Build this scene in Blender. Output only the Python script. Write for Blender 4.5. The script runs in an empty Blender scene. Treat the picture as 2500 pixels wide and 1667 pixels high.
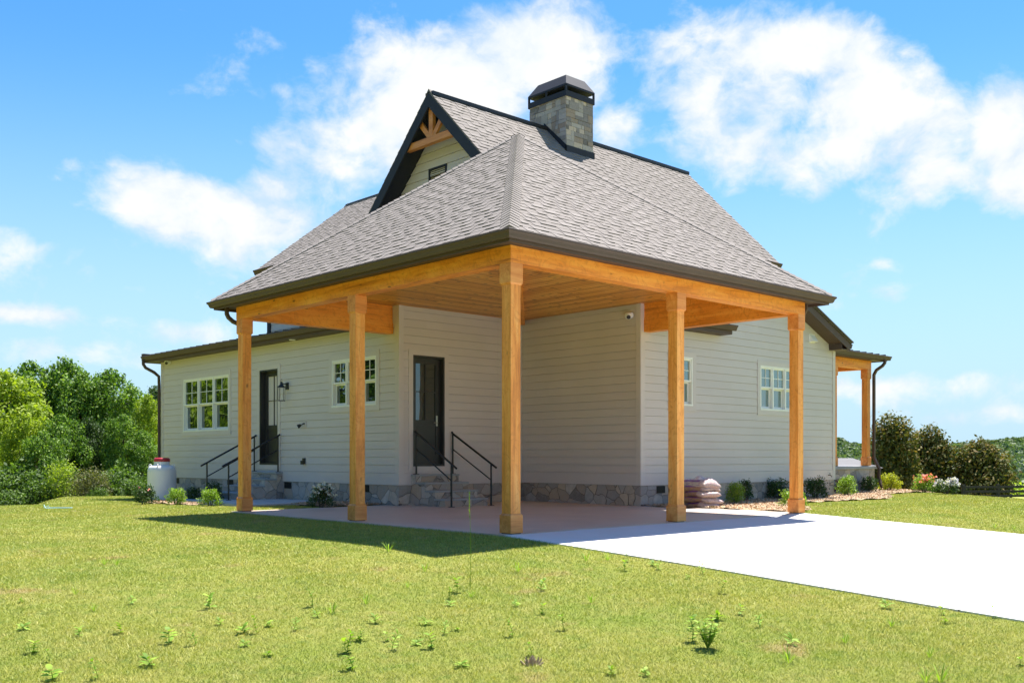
import bpy, bmesh, math, random
import numpy as np
from mathutils import Vector, Matrix
random.seed(7); rng = np.random.default_rng(11)
S = bpy.context.scene; COL = S.collection
PI = math.pi
# ------------------------------------------------------------------ camera frame (used to place far things)
YAW = math.atan2(2618, 2428)
F = np.array([math.cos(YAW), math.sin(YAW), 0.0]); R = np.array([math.sin(YAW), -math.cos(YAW), 0.0])
CAM = np.array([-9.495, -10.265, 1.10])
FPX, HY = 2428.0, 1113.0
def at(px, s):                      # ground position of a bearing (photo column) at s metres along the view
    p = CAM + s*F + (px-1250)/FPX*s*R
    return float(p[0]), float(p[1])
# ------------------------------------------------------------------ helpers
def link(o): COL.objects.link(o); return o
def tag(o, label=None, cat=None, group=None, kind=None):
    if label: o['label'] = label
    if cat: o['category'] = cat
    if group: o['group'] = group
    if kind: o['kind'] = kind
    return o
def thing(name, label, cat, loc=(0,0,0), rz=0, group=None, scale=1):
    o = bpy.data.objects.new(name, None); o.location = loc; o.rotation_euler = (0,0,rz)
    o.scale = (scale,)*3 if not hasattr(scale,'__len__') else scale
    o.empty_display_size = .2
    link(o); return tag(o, label, cat, group)
def mesh_np(name, V, Fa, mats, parent=None, smooth=False, loc=None):
    me = bpy.data.meshes.new(name)
    me.from_pydata([tuple(v) for v in V] if not isinstance(V, np.ndarray) else V.tolist(), [], Fa if not isinstance(Fa, np.ndarray) else Fa.tolist())
    for m in (mats if isinstance(mats,(list,tuple)) else [mats]): me.materials.append(m)
    if smooth: me.polygons.foreach_set('use_smooth', [True]*len(me.polygons))
    o = bpy.data.objects.new(name, me); link(o)
    if parent: o.parent = parent
    if loc is not None: o.location = loc
    return o
class MB:
    def __init__(s): s.v=[]; s.f=[]; s.m=[]
    def add(s, vs, fs, mi=0):
        n=len(s.v); s.v += [tuple(map(float,v)) for v in vs]; s.f += [tuple(n+i for i in f) for f in fs]; s.m += [mi]*len(fs); return s
    def box(s, x0,x1,y0,y1,z0,z1, mi=0):
        return s.add([(x0,y0,z0),(x1,y0,z0),(x1,y1,z0),(x0,y1,z0),(x0,y0,z1),(x1,y0,z1),(x1,y1,z1),(x0,y1,z1)],
                     [(0,3,2,1),(4,5,6,7),(0,1,5,4),(1,2,6,5),(2,3,7,6),(3,0,4,7)], mi)
    def tube(s, pts, r, n=10, mi=0, caps=True, sq=None):
        pts=[Vector(p) for p in pts]; rs=r if hasattr(r,'__len__') else [r]*len(pts); base=len(s.v); prev=None
        for i,p in enumerate(pts):
            a = pts[i]-pts[i-1] if i else pts[1]-pts[0]; b = pts[i+1]-pts[i] if i<len(pts)-1 else a
            t=(a.normalized()+b.normalized())
            t = t.normalized() if t.length>1e-6 else a.normalized()
            if prev is None:
                u = t.cross(Vector((0,0,1)));
                if u.length<.05: u=t.cross(Vector((1,0,0)))
                u.normalize()
            else:
                u = (prev - t*prev.dot(t)).normalized()
            prev=u; w=t.cross(u)
            for k in range(n):
                an=2*PI*k/n + (PI/n if sq else 0)
                s.v.append(tuple(p+(u*math.cos(an)+w*math.sin(an))*rs[i]))
        for i in range(len(pts)-1):
            for k in range(n):
                a=base+i*n+k; b=base+i*n+(k+1)%n
                s.f.append((a,b,b+n,a+n)); s.m.append(mi)
        if caps:
            s.f.append(tuple(base+k for k in range(n))[::-1]); s.m.append(mi)
            s.f.append(tuple(base+(len(pts)-1)*n+k for k in range(n))); s.m.append(mi)
        return s
    def lathe(s, prof, c=(0,0,0), n=24, mi=0):
        base=len(s.v)
        for (r,z) in prof:
            for k in range(n):
                a=2*PI*k/n; s.v.append((c[0]+r*math.cos(a), c[1]+r*math.sin(a), c[2]+z))
        for i in range(len(prof)-1):
            for k in range(n):
                a=base+i*n+k; b=base+i*n+(k+1)%n
                s.f.append((a,b,b+n,a+n)); s.m.append(mi)
        return s
    def build(s, name, mats, parent=None, smooth=False, label=None, bevel=0):
        me=bpy.data.meshes.new(name); me.from_pydata(s.v,[],s.f)
        for m in (mats if isinstance(mats,(list,tuple)) else [mats]): me.materials.append(m)
        me.polygons.foreach_set('material_index', s.m)
        if smooth: me.polygons.foreach_set('use_smooth',[True]*len(s.f))
        o=bpy.data.objects.new(name,me); link(o)
        if parent: o.parent=parent
        if label: o['label']=label
        if bevel:
            b=o.modifiers.new('b','BEVEL'); b.width=bevel; b.segments=2; b.limit_method='ANGLE'
        return o
def boxes(name, L, mat, parent=None, bevel=0, label=None):
    m=MB()
    for b in L: m.box(*b)
    return m.build(name, mat, parent, bevel=bevel, label=label)
# ------------------------------------------------------------------ node helpers
class NT:
    def __init__(s, tree): s.t=tree; s.n=tree.nodes; s.l=tree.links
    def new(s, ty, **kw):
        n=s.n.new(ty)
        for k,v in kw.items(): setattr(n,k,v)
        return n
    def put(s, sock, v):
        if hasattr(v,'is_linked') or isinstance(v, bpy.types.NodeSocket): s.l.new(v, sock)
        elif v is not None: sock.default_value = v
    def math(s, op, a, b=None, c=None, clamp=False):
        n=s.new('ShaderNodeMath', operation=op); n.use_clamp=clamp
        for i,v in enumerate((a,b,c)):
            if v is not None: s.put(n.inputs[i], v)
        return n.outputs[0]
    def vmath(s, op, a, b=None):
        n=s.new('ShaderNodeVectorMath', operation=op); s.put(n.inputs[0],a)
        if op=='SCALE': n.inputs['Scale'].default_value=.05
        if b is not None: s.put(n.inputs[1],b)
        return n.outputs['Value'] if op in('DOT_PRODUCT','LENGTH') else n.outputs[0]
    def noise(s, vec, scale=5, detail=4, rough=.55, dist=0, dim='3D'):
        n=s.new('ShaderNodeTexNoise', noise_dimensions=dim); s.put(n.inputs['Vector'],vec)
        n.inputs['Scale'].default_value=scale; n.inputs['Detail'].default_value=detail; n.inputs['Roughness'].default_value=rough; n.inputs['Distortion'].default_value=dist
        return n.outputs['Fac']
    def vor(s, vec, scale, feature='F1', rand=1, out='Distance'):
        n=s.new('ShaderNodeTexVoronoi', feature=feature); s.put(n.inputs['Vector'],vec); n.inputs['Scale'].default_value=scale; n.inputs['Randomness'].default_value=rand
        return n.outputs[out]
    def map(s, vec, scale=(1,1,1), loc=(0,0,0), rot=(0,0,0)):
        n=s.new('ShaderNodeMapping'); s.put(n.inputs['Vector'],vec); n.inputs['Scale'].default_value=scale; n.inputs['Location'].default_value=loc; n.inputs['Rotation'].default_value=rot
        return n.outputs[0]
    def ramp(s, fac, stops, interp='LINEAR'):
        n=s.new('ShaderNodeValToRGB'); s.put(n.inputs[0],fac); cr=n.color_ramp; cr.interpolation=interp
        while len(cr.elements)<len(stops): cr.elements.new(.5)
        for e,(p,c) in zip(cr.elements, stops): e.position=p; e.color=(*c,1) if len(c)==3 else c
        return n.outputs[0]
    def mix(s, fac, a, b, mode='MIX'):
        n=s.new('ShaderNodeMix', data_type='RGBA', blend_type=mode); s.put(n.inputs[0],fac)
        s.put(n.inputs[6], (*a,1) if isinstance(a,tuple) and len(a)==3 else a); s.put(n.inputs[7], (*b,1) if isinstance(b,tuple) and len(b)==3 else b)
        return n.outputs[2]
    def mrange(s, v, a,b,c=0,d=1, smooth=False):
        n=s.new('ShaderNodeMapRange', interpolation_type='SMOOTHSTEP' if smooth else 'LINEAR'); s.put(n.inputs[0],v)
        for i,x in enumerate((a,b,c,d)): n.inputs[i+1].default_value=x
        return n.outputs[0]
    def bump(s, h, dist=.01, strength=1, normal=None):
        n=s.new('ShaderNodeBump'); s.put(n.inputs['Height'],h); n.inputs['Distance'].default_value=dist; n.inputs['Strength'].default_value=strength
        if normal is not None: s.put(n.inputs['Normal'], normal)
        return n.outputs[0]
    def sep(s, v): n=s.new('ShaderNodeSeparateXYZ'); s.put(n.inputs[0],v); return n.outputs
    def comb(s, x,y,z):
        n=s.new('ShaderNodeCombineXYZ')
        for i,v in enumerate((x,y,z)): s.put(n.inputs[i],v)
        return n.outputs[0]
def mat(name, color=None, rough=.6, metal=0, spec=None, ior=None, fn=None):
    m=bpy.data.materials.new(name); m.use_nodes=True; t=NT(m.node_tree); b=m.node_tree.nodes['Principled BSDF']
    b.inputs['Roughness'].default_value=rough; b.inputs['Metallic'].default_value=metal
    if spec is not None: b.inputs['Specular IOR Level'].default_value=spec
    if ior: b.inputs['IOR'].default_value=ior
    if color: b.inputs['Base Color'].default_value=(*color,1)
    if fn:
        tc=t.new('ShaderNodeTexCoord'); r=fn(t, tc.outputs['Object'], b)
        if isinstance(r,dict):
            for k,v in r.items(): t.put(b.inputs[k], v)
    return m
def island(t): return t.new('ShaderNodeNewGeometry').outputs['Random Per Island']
# ------------------------------------------------------------------ materials
def painted(c, var=.06, rough=.6, bscale=60, bd=.0008):
    def fn(t,o,b):
        n=t.noise(o,1.3,5,.6); col=t.mix(t.mrange(n,.3,.7), tuple(x*(1-var) for x in c), tuple(min(1,x*(1+var)) for x in c))
        return {'Base Color':col,'Normal':t.bump(t.noise(o,bscale,3,.6),bd,1)}
    return fn
def siding_fn(t,o,b):
    c=(.605,.54,.52); n=t.noise(o,.9,4,.6); isl=island(t)
    col=t.mix(t.mrange(n,.3,.7), tuple(x*.96 for x in c), tuple(x*1.03 for x in c))
    col=t.mix(t.math('MULTIPLY',isl,.45), col,(.56,.495,.475))
    g=t.noise(t.map(o,(3,3,70)),4,4,.6)
    return {'Base Color':col,'Normal':t.bump(g,.0012,1)}
M_SIDING = mat('siding_paint', rough=.5, fn=siding_fn)
M_TRIM = mat('trim_paint', rough=.5, fn=painted((.60,.535,.515),.04))
M_WHITE = mat('white_vinyl', rough=.35, fn=painted((.82,.81,.77),.02))
M_BRONZE = mat('bronze_metal', rough=.55, spec=.3, fn=painted((.083,.056,.045),.08,.5,30,.0006))
M_DARK = mat('dark_trim', rough=.6, spec=.25, fn=painted((.024,.026,.036),.1))
M_DOOR = mat('door_paint', rough=.35, fn=painted((.030,.029,.030),.1))
M_BLACK = mat('black_metal', rough=.4, fn=painted((.012,.012,.013),.1))
M_STEEL = mat('brushed_nickel', (.55,.53,.48), .3, 1)
M_CAMW = mat('camera_plastic', (.8,.8,.78), .3)
M_DARKVOID = mat('vent_void', (.006,.006,.006), .9)
def glass_mat(name, refl, tint):
    m=bpy.data.materials.new(name); m.use_nodes=True; t=NT(m.node_tree); nt=m.node_tree
    for n in list(nt.nodes): nt.nodes.remove(n)
    out=t.new('ShaderNodeOutputMaterial'); d=t.new('ShaderNodeBsdfDiffuse'); d.inputs[0].default_value=(*tint,1)
    g=t.new('ShaderNodeBsdfGlossy'); g.inputs['Roughness'].default_value=.015; g.inputs[0].default_value=(.86,.97,.95,1)
    tc=t.new('ShaderNodeTexCoord'); t.l.new(t.bump(t.noise(tc.outputs['Object'],1.6,1,.4),.004,1), g.inputs['Normal'])
    f=t.new('ShaderNodeFresnel'); f.inputs[0].default_value=1.5
    fac=t.math('ADD',t.math('MULTIPLY',f.outputs[0],1-refl),refl,clamp=True)
    mx=t.new('ShaderNodeMixShader'); t.l.new(fac,mx.inputs[0]); t.l.new(d.outputs[0],mx.inputs[1]); t.l.new(g.outputs[0],mx.inputs[2]); t.l.new(mx.outputs[0],out.inputs[0])
    return m
M_GLASS = glass_mat('window_glass', .20, (.012,.016,.014))
M_GLASS2 = glass_mat('window_glass_sky_tint', .20, (.10,.16,.155))  # opaque teal tint stands in for sky reflected in the panes
M_GLASSD = glass_mat('door_glass', .10, (.012,.013,.014))
def wood(name, axis, dark=(.48,.135,.012), mid=(.80,.265,.026), light=(.90,.37,.055), knots=True, rough=.5):
    def fn(t,o,b):
        sc=[14,14,14]; sc[axis]=.9; sc2=[2.2,2.2,2.2]; sc2[axis]=.35
        g=t.noise(t.map(o,tuple(sc)),1.0,6,.65,.8); g2=t.noise(t.map(o,tuple(sc2)),1.4,5,.65,1.2)
        f=t.math('ADD',t.math('MULTIPLY',g,.6),t.math('MULTIPLY',g2,.5))
        col=t.ramp(f,[(.40,dark),(.53,mid),(.68,light)])
        if knots:
            k=[4.2,4.2,4.2]; k[axis]=1.9
            kv=t.vmath('ADD',t.map(o,tuple(k)),t.comb(t.math('MULTIPLY',g,.22),t.math('MULTIPLY',g2,.22),t.math('MULTIPLY',g,.18)))
            d=t.vor(kv,1.0); kf=t.mrange(d,.04,.12,.85,0,True)
            col=t.mix(kf,col,(.16,.05,.012)); fg=t.noise(t.map(o,(2.6,2.6,2.6)),1.6,7,.72,3.2)
            col=t.mix(t.mrange(fg,.50,.66,0,.6),col,dark)
        sk=[55,55,55]; sk[axis]=1.1; ck=t.noise(t.map(o,tuple(sk)),1.0,2,.5); col=t.mix(t.mrange(ck,.70,.76,0,.65,True),col,(.16,.055,.012))
        return {'Base Color':col,'Normal':t.bump(g,.0015,.7)}
    return mat(name, rough=rough, fn=fn)
M_WOODX=wood('cedar_along_x',0); M_WOODY=wood('cedar_along_y',1)
M_POST=wood('cedar_post',2,(.52,.16,.018),(.80,.29,.045),(.90,.42,.10))
M_BASE=wood('cedar_base',0,(.50,.15,.025),(.68,.24,.05),(.80,.35,.09),knots=False)
M_CAP=M_BASE
M_TRUSS=wood('truss_wood',1,(.36,.12,.022),(.52,.19,.04),(.62,.27,.07),knots=False)
def ceil_fn(run):
    def fn(t,o,b):
        s=t.sep(o); across=s[1] if run==0 else s[0]; along=s[0] if run==0 else s[1]
        q=t.math('DIVIDE',across,.135); idx=t.math('FLOOR',q); fr=t.math('FRACT',q)
        wn=t.new('ShaderNodeTexWhiteNoise',noise_dimensions='1D'); t.put(wn.inputs['W'],idx); rnd=wn.outputs['Value']
        # boards butt end to end at random places
        e=t.math('DIVIDE',t.math('ADD',along,t.math('MULTIPLY',rnd,9.7)),2.6); eb=t.math('FLOOR',e); ef=t.math('FRACT',e)
        wn2=t.new('ShaderNodeTexWhiteNoise',noise_dimensions='2D'); t.put(wn2.inputs['Vector'],t.comb(idx,eb,0)); r2=wn2.outputs['Value']
        v=t.comb(t.math('MULTIPLY',along,.9),t.math('MULTIPLY',across,16),t.math('MULTIPLY',r2,40))
        g=t.noise(v,1.0,5,.6,.6)
        f=t.math('ADD',t.math('MULTIPLY',g,.62),t.math('MULTIPLY',r2,.46))
        col=t.ramp(f,[(.25,(.40,.135,.015)),(.5,(.62,.24,.030)),(.75,(.78,.37,.065))])
        kv=t.comb(t.math('MULTIPLY',along,3.1),t.math('MULTIPLY',across,8.5),t.math('MULTIPLY',r2,17))
        d=t.vor(kv,1.0); col=t.mix(t.mrange(d,.10,.24,1,0,True),col,(.09,.025,.006))
        gr=t.math('MINIMUM',t.math('MINIMUM',fr,t.math('SUBTRACT',1,fr)),.5); gm=t.mrange(gr,.0,.075,0,1,True)
        em=t.mrange(t.math('MINIMUM',ef,t.math('SUBTRACT',1,ef)),0,.0025,0,1)
        h=t.math('MULTIPLY',gm,em)
        col=t.mix(h,(.10,.035,.008),col)
        return {'Base Color':col,'Normal':t.bump(h,.006,1)}
    return fn
M_CEILX=mat('ceiling_boards_x',rough=.42,fn=ceil_fn(0)); M_CEILY=mat('ceiling_boards_y',rough=.42,fn=ceil_fn(1))
def shingle_fn(t,o,b):
    r=island(t); n=t.noise(o,.7,4,.6); fine=t.noise(o,140,2,.7)
    col=t.ramp(r,[(0,(.178,.158,.142)),(.3,(.198,.176,.159)),(.7,(.216,.193,.175)),(1,(.242,.217,.198))])
    col=t.mix(t.mrange(n,.3,.7,0,.35),col,(.24,.215,.20))
    col=t.mix(t.mrange(fine,.35,.7,0,.25),col,(.20,.18,.17))
    return {'Base Color':col,'Normal':t.bump(fine,.002,1)}
M_SHINGLE=mat('asphalt_shingle',rough=.9,spec=.2,fn=shingle_fn)
M_UNDERLAY=mat('shingle_course',rough=.9,spec=.2,fn=lambda t,o,b:{'Base Color':t.ramp(t.noise(o,3,5,.7),[(.3,(.184,.163,.147)),(.7,(.222,.199,.181))]),'Normal':t.bump(t.noise(o,140,2,.7),.002,1)})
M_METALROOF=mat('standing_seam_metal',rough=.35,metal=.3,fn=painted((.11,.095,.082),.05,.35))
def stone_fn(t,o,b):
    w=t.vmath('ADD',t.map(o,(1,1,1.25)),t.comb(t.math('MULTIPLY',t.math('SUBTRACT',t.noise(o,2.2,2),.5),.25),0,t.math('MULTIPLY',t.math('SUBTRACT',t.noise(t.map(o,loc=(5,3,1)),2.2,2),.5),.25)))
    c=t.vor(w,3.1,'F1',.95,'Color'); e=t.vor(w,3.1,'DISTANCE_TO_EDGE',.95)
    s=t.sep(c); n=t.noise(o,9,6,.65); n2=t.noise(o,38,4,.7)
    col=t.ramp(s[0],[(0,(.14,.115,.10)),(.16,(.30,.26,.24)),(.34,(.43,.38,.35)),(.48,(.40,.28,.19)),(.62,(.58,.44,.31)),(.76,(.32,.28,.26)),(.88,(.60,.53,.46))],'CONSTANT')
    col=t.mix(t.mrange(n,.32,.66,0,.75),col,t.mix(s[1],(.44,.34,.24),(.20,.195,.195)))
    col=t.mix(t.mrange(n2,.3,.75,0,.35),col,(.50,.50,.49))
    g=t.mrange(t.math('ADD',e,t.math('MULTIPLY',t.math('SUBTRACT',n,.5),.02)),.003,.016,0,1,True); col=t.mix(g,(.10,.088,.075),col)
    h=t.math('ADD',t.math('MULTIPLY',g,1.0),t.math('MULTIPLY',n,.5))
    return {'Base Color':col,'Normal':t.bump(h,.02,1)}
M_STONE=mat('stone_veneer',rough=.8,fn=stone_fn)
def ashlar_fn(t,o,b):
    r=island(t); n=t.noise(o,11,6,.65); n2=t.noise(o,45,3,.7)
    col=t.ramp(r,[(0,(.12,.10,.09)),(.12,(.25,.215,.20)),(.30,(.37,.325,.29)),(.45,(.30,.22,.16)),(.60,(.42,.37,.335)),(.74,(.20,.175,.17)),(.86,(.55,.44,.34))],'CONSTANT')
    col=t.mix(t.mrange(n,.35,.75,0,.5),col,(.33,.32,.30)); col=t.mix(t.mrange(n2,.5,.8,0,.4),col,(.10,.10,.11))
    return {'Base Color':col,'Normal':t.bump(t.math('ADD',n,n2),.008,1)}
M_ASHLAR=mat('ashlar_stone',rough=.8,fn=ashlar_fn)
M_MORTAR=mat('mortar',(.16,.155,.145),.9)
M_TREAD=mat('bluestone_tread',rough=.6,fn=painted((.34,.34,.345),.15,.6,25,.003))
def conc_fn(t,o,b):
    n=t.noise(o,.6,6,.6); n2=t.noise(o,30,4,.7)
    col=t.mix(t.mrange(n,.3,.7),(.60,.59,.57),(.68,.67,.65)); col=t.mix(t.mrange(n2,.5,.8,0,.25),col,(.50,.49,.47))
    d=t.vor(o,1.3); col=t.mix(t.mrange(d,.010,.020,.9,0),col,(.07,.06,.05))
    s=t.sep(o); j=t.math('ABSOLUTE',t.math('SUBTRACT',t.math('FRACT',t.math('DIVIDE',t.math('ADD',s[1],6.42),3.6)),.0)); jj=t.math('MINIMUM',j,t.math('SUBTRACT',1,j))
    jx=t.math('ABSOLUTE',t.math('SUBTRACT',s[0],40))
    g=t.mrange(jj,.0014,.0030,0,1); col=t.mix(g,(.12,.115,.11),col)
    return {'Base Color':col,'Normal':t.bump(t.math('ADD',t.math('MULTIPLY',n2,.2),g),.004,1)}
M_CONC=mat('broom_concrete',rough=.85,fn=conc_fn)
def patio_fn(t,o,b):
    n=t.noise(o,1.1,6,.65,.6); n2=t.noise(t.map(o,(1,7,1)),1.6,5,.6); n3=t.noise(o,60,3,.6)
    col=t.ramp(n,[(.3,(.46,.365,.285)),(.5,(.59,.48,.385)),(.7,(.67,.58,.48))])
    col=t.mix(t.mrange(n2,.35,.7,0,.5),col,(.50,.45,.39)); col=t.mix(t.mrange(n3,.5,.8,0,.3),col,(.20,.16,.14))
    return {'Base Color':col,'Roughness':t.mrange(n,.3,.7,.36,.6),'Normal':t.bump(t.math('ADD',n2,t.math('MULTIPLY',n3,.2)),.006,1)}
M_PATIO=mat('stained_concrete',rough=.5,fn=patio_fn)
M_WALK=mat('walk_concrete',rough=.85,fn=painted((.46,.46,.455),.08,.85,30,.003))
def lawn_color(t,o):
    n=t.noise(o,.42,4,.6); n2=t.noise(o,2.6,5,.65); n3=t.noise(t.map(o,loc=(9,2,0)),.9,5,.7)
    col=t.mix(t.mrange(n,.32,.68),(.395,.385,.092),(.26,.325,.058))
    col=t.mix(t.mrange(n2,.42,.66,0,.6),col,(.44,.40,.13)); n4=t.noise(t.map(o,loc=(3,8,0)),7,4,.7); col=t.mix(t.mrange(n4,.52,.70,0,.65),col,(.16,.25,.045))
    return t.mix(t.mrange(n3,.60,.70,0,.75),col,(.47,.34,.17))
def ground_fn(t,o,b):
    col=t.mix(1.0,lawn_color(t,o),(.84,.87,.78),'MULTIPLY'); f=t.noise(o,45,5,.8); col=t.mix(t.mrange(f,.42,.68,0,.65),col,(.085,.11,.028))  # colour darkened and flecked to imitate the self-shadow between grass blades
    return {'Base Color':col,'Normal':t.bump(f,.03,1)}
M_GROUND=mat('lawn_soil_shaded',rough=.95,spec=.1,fn=ground_fn)
def leaf_mat(name, cols, trans=.32, rough=.6, spec=.25, hue=True):
    m=bpy.data.materials.new(name); m.use_nodes=True; t=NT(m.node_tree); nt=m.node_tree
    b=nt.nodes['Principled BSDF']; out=nt.nodes['Material Output']
    geo=t.new('ShaderNodeNewGeometry'); r=geo.outputs['Random Per Island']
    n=len(cols); col=t.ramp(r,[(i/(n-1),c) for i,c in enumerate(cols)])
    tc=t.new('ShaderNodeTexCoord'); big=t.noise(tc.outputs['Object'],.8,2,.5)
    col=t.mix(t.mrange(big,.3,.7,0,.45),col,cols[0])
    t.l.new(col,b.inputs['Base Color']); b.inputs['Roughness'].default_value=rough; b.inputs['Specular IOR Level'].default_value=spec
    tr=t.new('ShaderNodeBsdfTranslucent'); tcol=t.mix(1.0,col,(1.15,1.25,.45),'MULTIPLY'); t.l.new(tcol,tr.inputs[0])
    mx=t.new('ShaderNodeMixShader'); mx.inputs[0].default_value=trans; t.l.new(b.outputs[0],mx.inputs[1]); t.l.new(tr.outputs[0],mx.inputs[2]); t.l.new(mx.outputs[0],out.inputs[0])
    return m
def blade_mat():
    m=bpy.data.materials.new('grass_blade'); m.use_nodes=True; t=NT(m.node_tree); nt=m.node_tree
    b=nt.nodes['Principled BSDF']; out=nt.nodes['Material Output']; tc=t.new('ShaderNodeTexCoord')
    col=lawn_color(t,tc.outputs['Object']); r=island(t)
    col=t.mix(1.0,col,t.ramp(r,[(0,(.72,.78,.7)),(.5,(1,1,1)),(.9,(1.2,1.15,1.05)),(1,(1.45,1.25,1.2))]),'MULTIPLY')
    t.l.new(col,b.inputs['Base Color']); b.inputs['Roughness'].default_value=.55; b.inputs['Specular IOR Level'].default_value=.25
    tr=t.new('ShaderNodeBsdfTranslucent'); t.l.new(t.mix(1.0,col,(1.1,1.2,.6),'MULTIPLY'),tr.inputs[0])
    mx=t.new('ShaderNodeMixShader'); mx.inputs[0].default_value=.22; t.l.new(b.outputs[0],mx.inputs[1]); t.l.new(tr.outputs[0],mx.inputs[2]); t.l.new(mx.outputs[0],out.inputs[0])
    return m
M_BLADE=blade_mat()
L_MID=leaf_mat('leaf_mid',[(.05,.11,.02),(.13,.25,.03),(.30,.44,.06)])
L_YEL=leaf_mat('leaf_yellowgreen',[(.17,.25,.02),(.27,.36,.03),(.38,.46,.05)],.4)
L_DARK=leaf_mat('leaf_dark',[(.03,.06,.018),(.05,.095,.025),(.08,.14,.035)],.3)
L_MAG=leaf_mat('leaf_magnolia',[(.05,.065,.016),(.10,.12,.028),(.18,.16,.045),(.30,.19,.06)],.2,.65,.12)
L_BOX=leaf_mat('leaf_boxwood',[(.12,.22,.025),(.22,.35,.04),(.34,.47,.06)],.4,.5,.3)
L_SHADE=leaf_mat('leaf_shrub_dark',[(.03,.06,.018),(.05,.10,.025),(.085,.15,.035)],.3,.55,.3)
L_GOLD=leaf_mat('leaf_gold',[(.30,.34,.02),(.36,.38,.03),(.48,.46,.05)],.4)
L_RED=leaf_mat('leaf_burgundy',[(.08,.015,.02),(.16,.02,.03),(.25,.03,.045)],.25)
L_FAR=leaf_mat('leaf_far_hazed',[(.075,.125,.06),(.12,.18,.08),(.19,.25,.11)],.3)  # duller, bluer green: distance haze put into the leaf colour
L_WEED=leaf_mat('leaf_weed',[(.13,.23,.02),(.22,.36,.03),(.36,.50,.06)],.4)
L_BROWN=leaf_mat('leaf_olive',[(.08,.09,.03),(.13,.14,.05),(.18,.18,.07)],.3)
P_WHITE=leaf_mat('petal_white',[(.75,.74,.72),(.85,.85,.84)],.2)
P_PINK=leaf_mat('petal_coral',[(.80,.24,.17),(.88,.42,.33)],.25)
P_LILAC=leaf_mat('petal_lilac',[(.62,.58,.72),(.78,.76,.84)],.2)
P_ROSE=leaf_mat('petal_rose',[(.7,.25,.25),(.8,.35,.32)],.2)
def bark_fn(t,o,b):
    n=t.noise(t.map(o,(6,6,1.2)),2,5,.7); return {'Base Color':t.ramp(n,[(.3,(.045,.035,.026)),(.7,(.14,.115,.09))]),'Normal':t.bump(n,.03,1)}
M_BARK=mat('bark',rough=.9,fn=bark_fn)
def mulch_fn(t,o,b):
    d=t.vor(t.map(o,(1,1,1),rot=(0,0,.4)),34,'F1',1,'Color'); s=t.sep(d); n=t.noise(o,5,5,.7)
    col=t.ramp(s[0],[(0,(.28,.17,.095)),(.4,(.44,.31,.19)),(.8,(.56,.43,.28))]); col=t.mix(t.mrange(n,.4,.7,0,.4),col,(.26,.14,.065))
    return {'Base Color':col,'Normal':t.bump(s[1],.03,1)}
M_MULCH=mat('mulch',rough=.95,fn=mulch_fn)
M_CHIP=mat('mulch_chip',rough=.9,fn=lambda t,o,b:{'Base Color':t.ramp(island(t),[(0,(.28,.17,.10)),(.4,(.48,.35,.22)),(1,(.66,.52,.36))])})
# ------------------------------------------------------------------ terrain
def sstep(x,a,b):
    t=np.clip((x-a)/(b-a),0,1); return t*t*(3-2*t)
def hz(x,y):
    x=np.asarray(x,float); y=np.asarray(y,float)
    z=-.022-np.minimum(.021*np.maximum(0,-x-1.0),.22)+.044*np.maximum(np.minimum(0,y),-45)-.016*np.maximum(0,y-9)*(y<30)-.336*(y>=30)
    dx=x-CAM[0]; dy=y-CAM[1]; s=dx*F[0]+dy*F[1]; la=dx*R[0]+dy*R[1]
    DL=s-25.2-8*sstep(x,.2,2.4)                       # ground falls away to the wood on the left
    DR=.818*(x-18.5)-.575*(y+.1)+.4                   # and to the meadow on the right
    DB=s-72
    f_=lambda D,k,c: k*np.maximum(D,0)**2/(np.maximum(D,0)+c)
    dl=np.minimum(f_(DL,.30,3.0),1.25); dr=np.minimum(f_(DR,.42,1.5),1.7); db=f_(DB,.115,5.0)
    wl=1-sstep(x-.12*y,1.5,4.5); drop=np.minimum(dl*wl+dr*(1-wl)+db,9.5)
    z=z-drop
    r=np.hypot(dx,dy); ang=np.arctan2(la,s)
    hill=sstep(r,170,470)*(10.5+2.8*np.sin(ang*9+.6)+2.0*np.sin(ang*27+1))
    return z+hill
def terrain():
    cx,cy=CAM[0],CAM[1]; rad=[0.0]; r=.8
    while r<1500: rad.append(r); r*=1.045
    na=360; V=[];Fc=[]
    A=np.arange(na)*2*PI/na
    V.append((cx,cy,float(hz(cx,cy))))
    for r in rad[1:]:
        X=cx+r*np.cos(A);Y=cy+r*np.sin(A);Z=hz(X,Y); V+=list(zip(X.tolist(),Y.tolist(),Z.tolist()))
    for k in range(na): Fc.append((0,1+k,1+(k+1)%na))
    for i in range(len(rad)-2):
        b=1+i*na
        for k in range(na): Fc.append((b+k,b+na+k,b+na+(k+1)%na,b+(k+1)%na))
    o=mesh_np('ground',V,Fc,M_GROUND,smooth=True); tag(o,kind='structure')
terrain()
# driveway, patio, walk
def slab(name, loop, zf, th, m, kind='structure'):
    n=len(loop); V=[(x,y,zf(x,y)) for x,y in loop]+[(x,y,zf(x,y)-th) for x,y in loop]
    Fc=[tuple(range(n)),tuple(range(2*n-1,n-1,-1))]+[(i,i+n,(i+1)%n+n,(i+1)%n) for i in range(n)]
    return tag(mesh_np(name,V,Fc,m),kind=kind)
dz=lambda x,y:.044*min(y,0)-.004
slab('driveway',[(-.5,-40),(7.75,-40),(7.75,-.02),(-.12,-.02),(-.2,-3.3),(-.42,-6.4),(-.5,-8)],dz,.12,M_CONC)
slab('patio',[(-.12,0),(7.75,0),(7.82,1.5),(7.6,2.62),(7.44,2.9),(7.44,7.64),(3.69,7.64),(3.69,8.1),(-.12,8.1)],lambda x,y:0.0,.12,M_PATIO)
slab('walkway',[(1.35,10.2),(3.3,10.2),(3.65,10.5),(3.65,14.3),(1.35,14.3)],lambda x,y:.0,.1,M_WALK)
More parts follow.
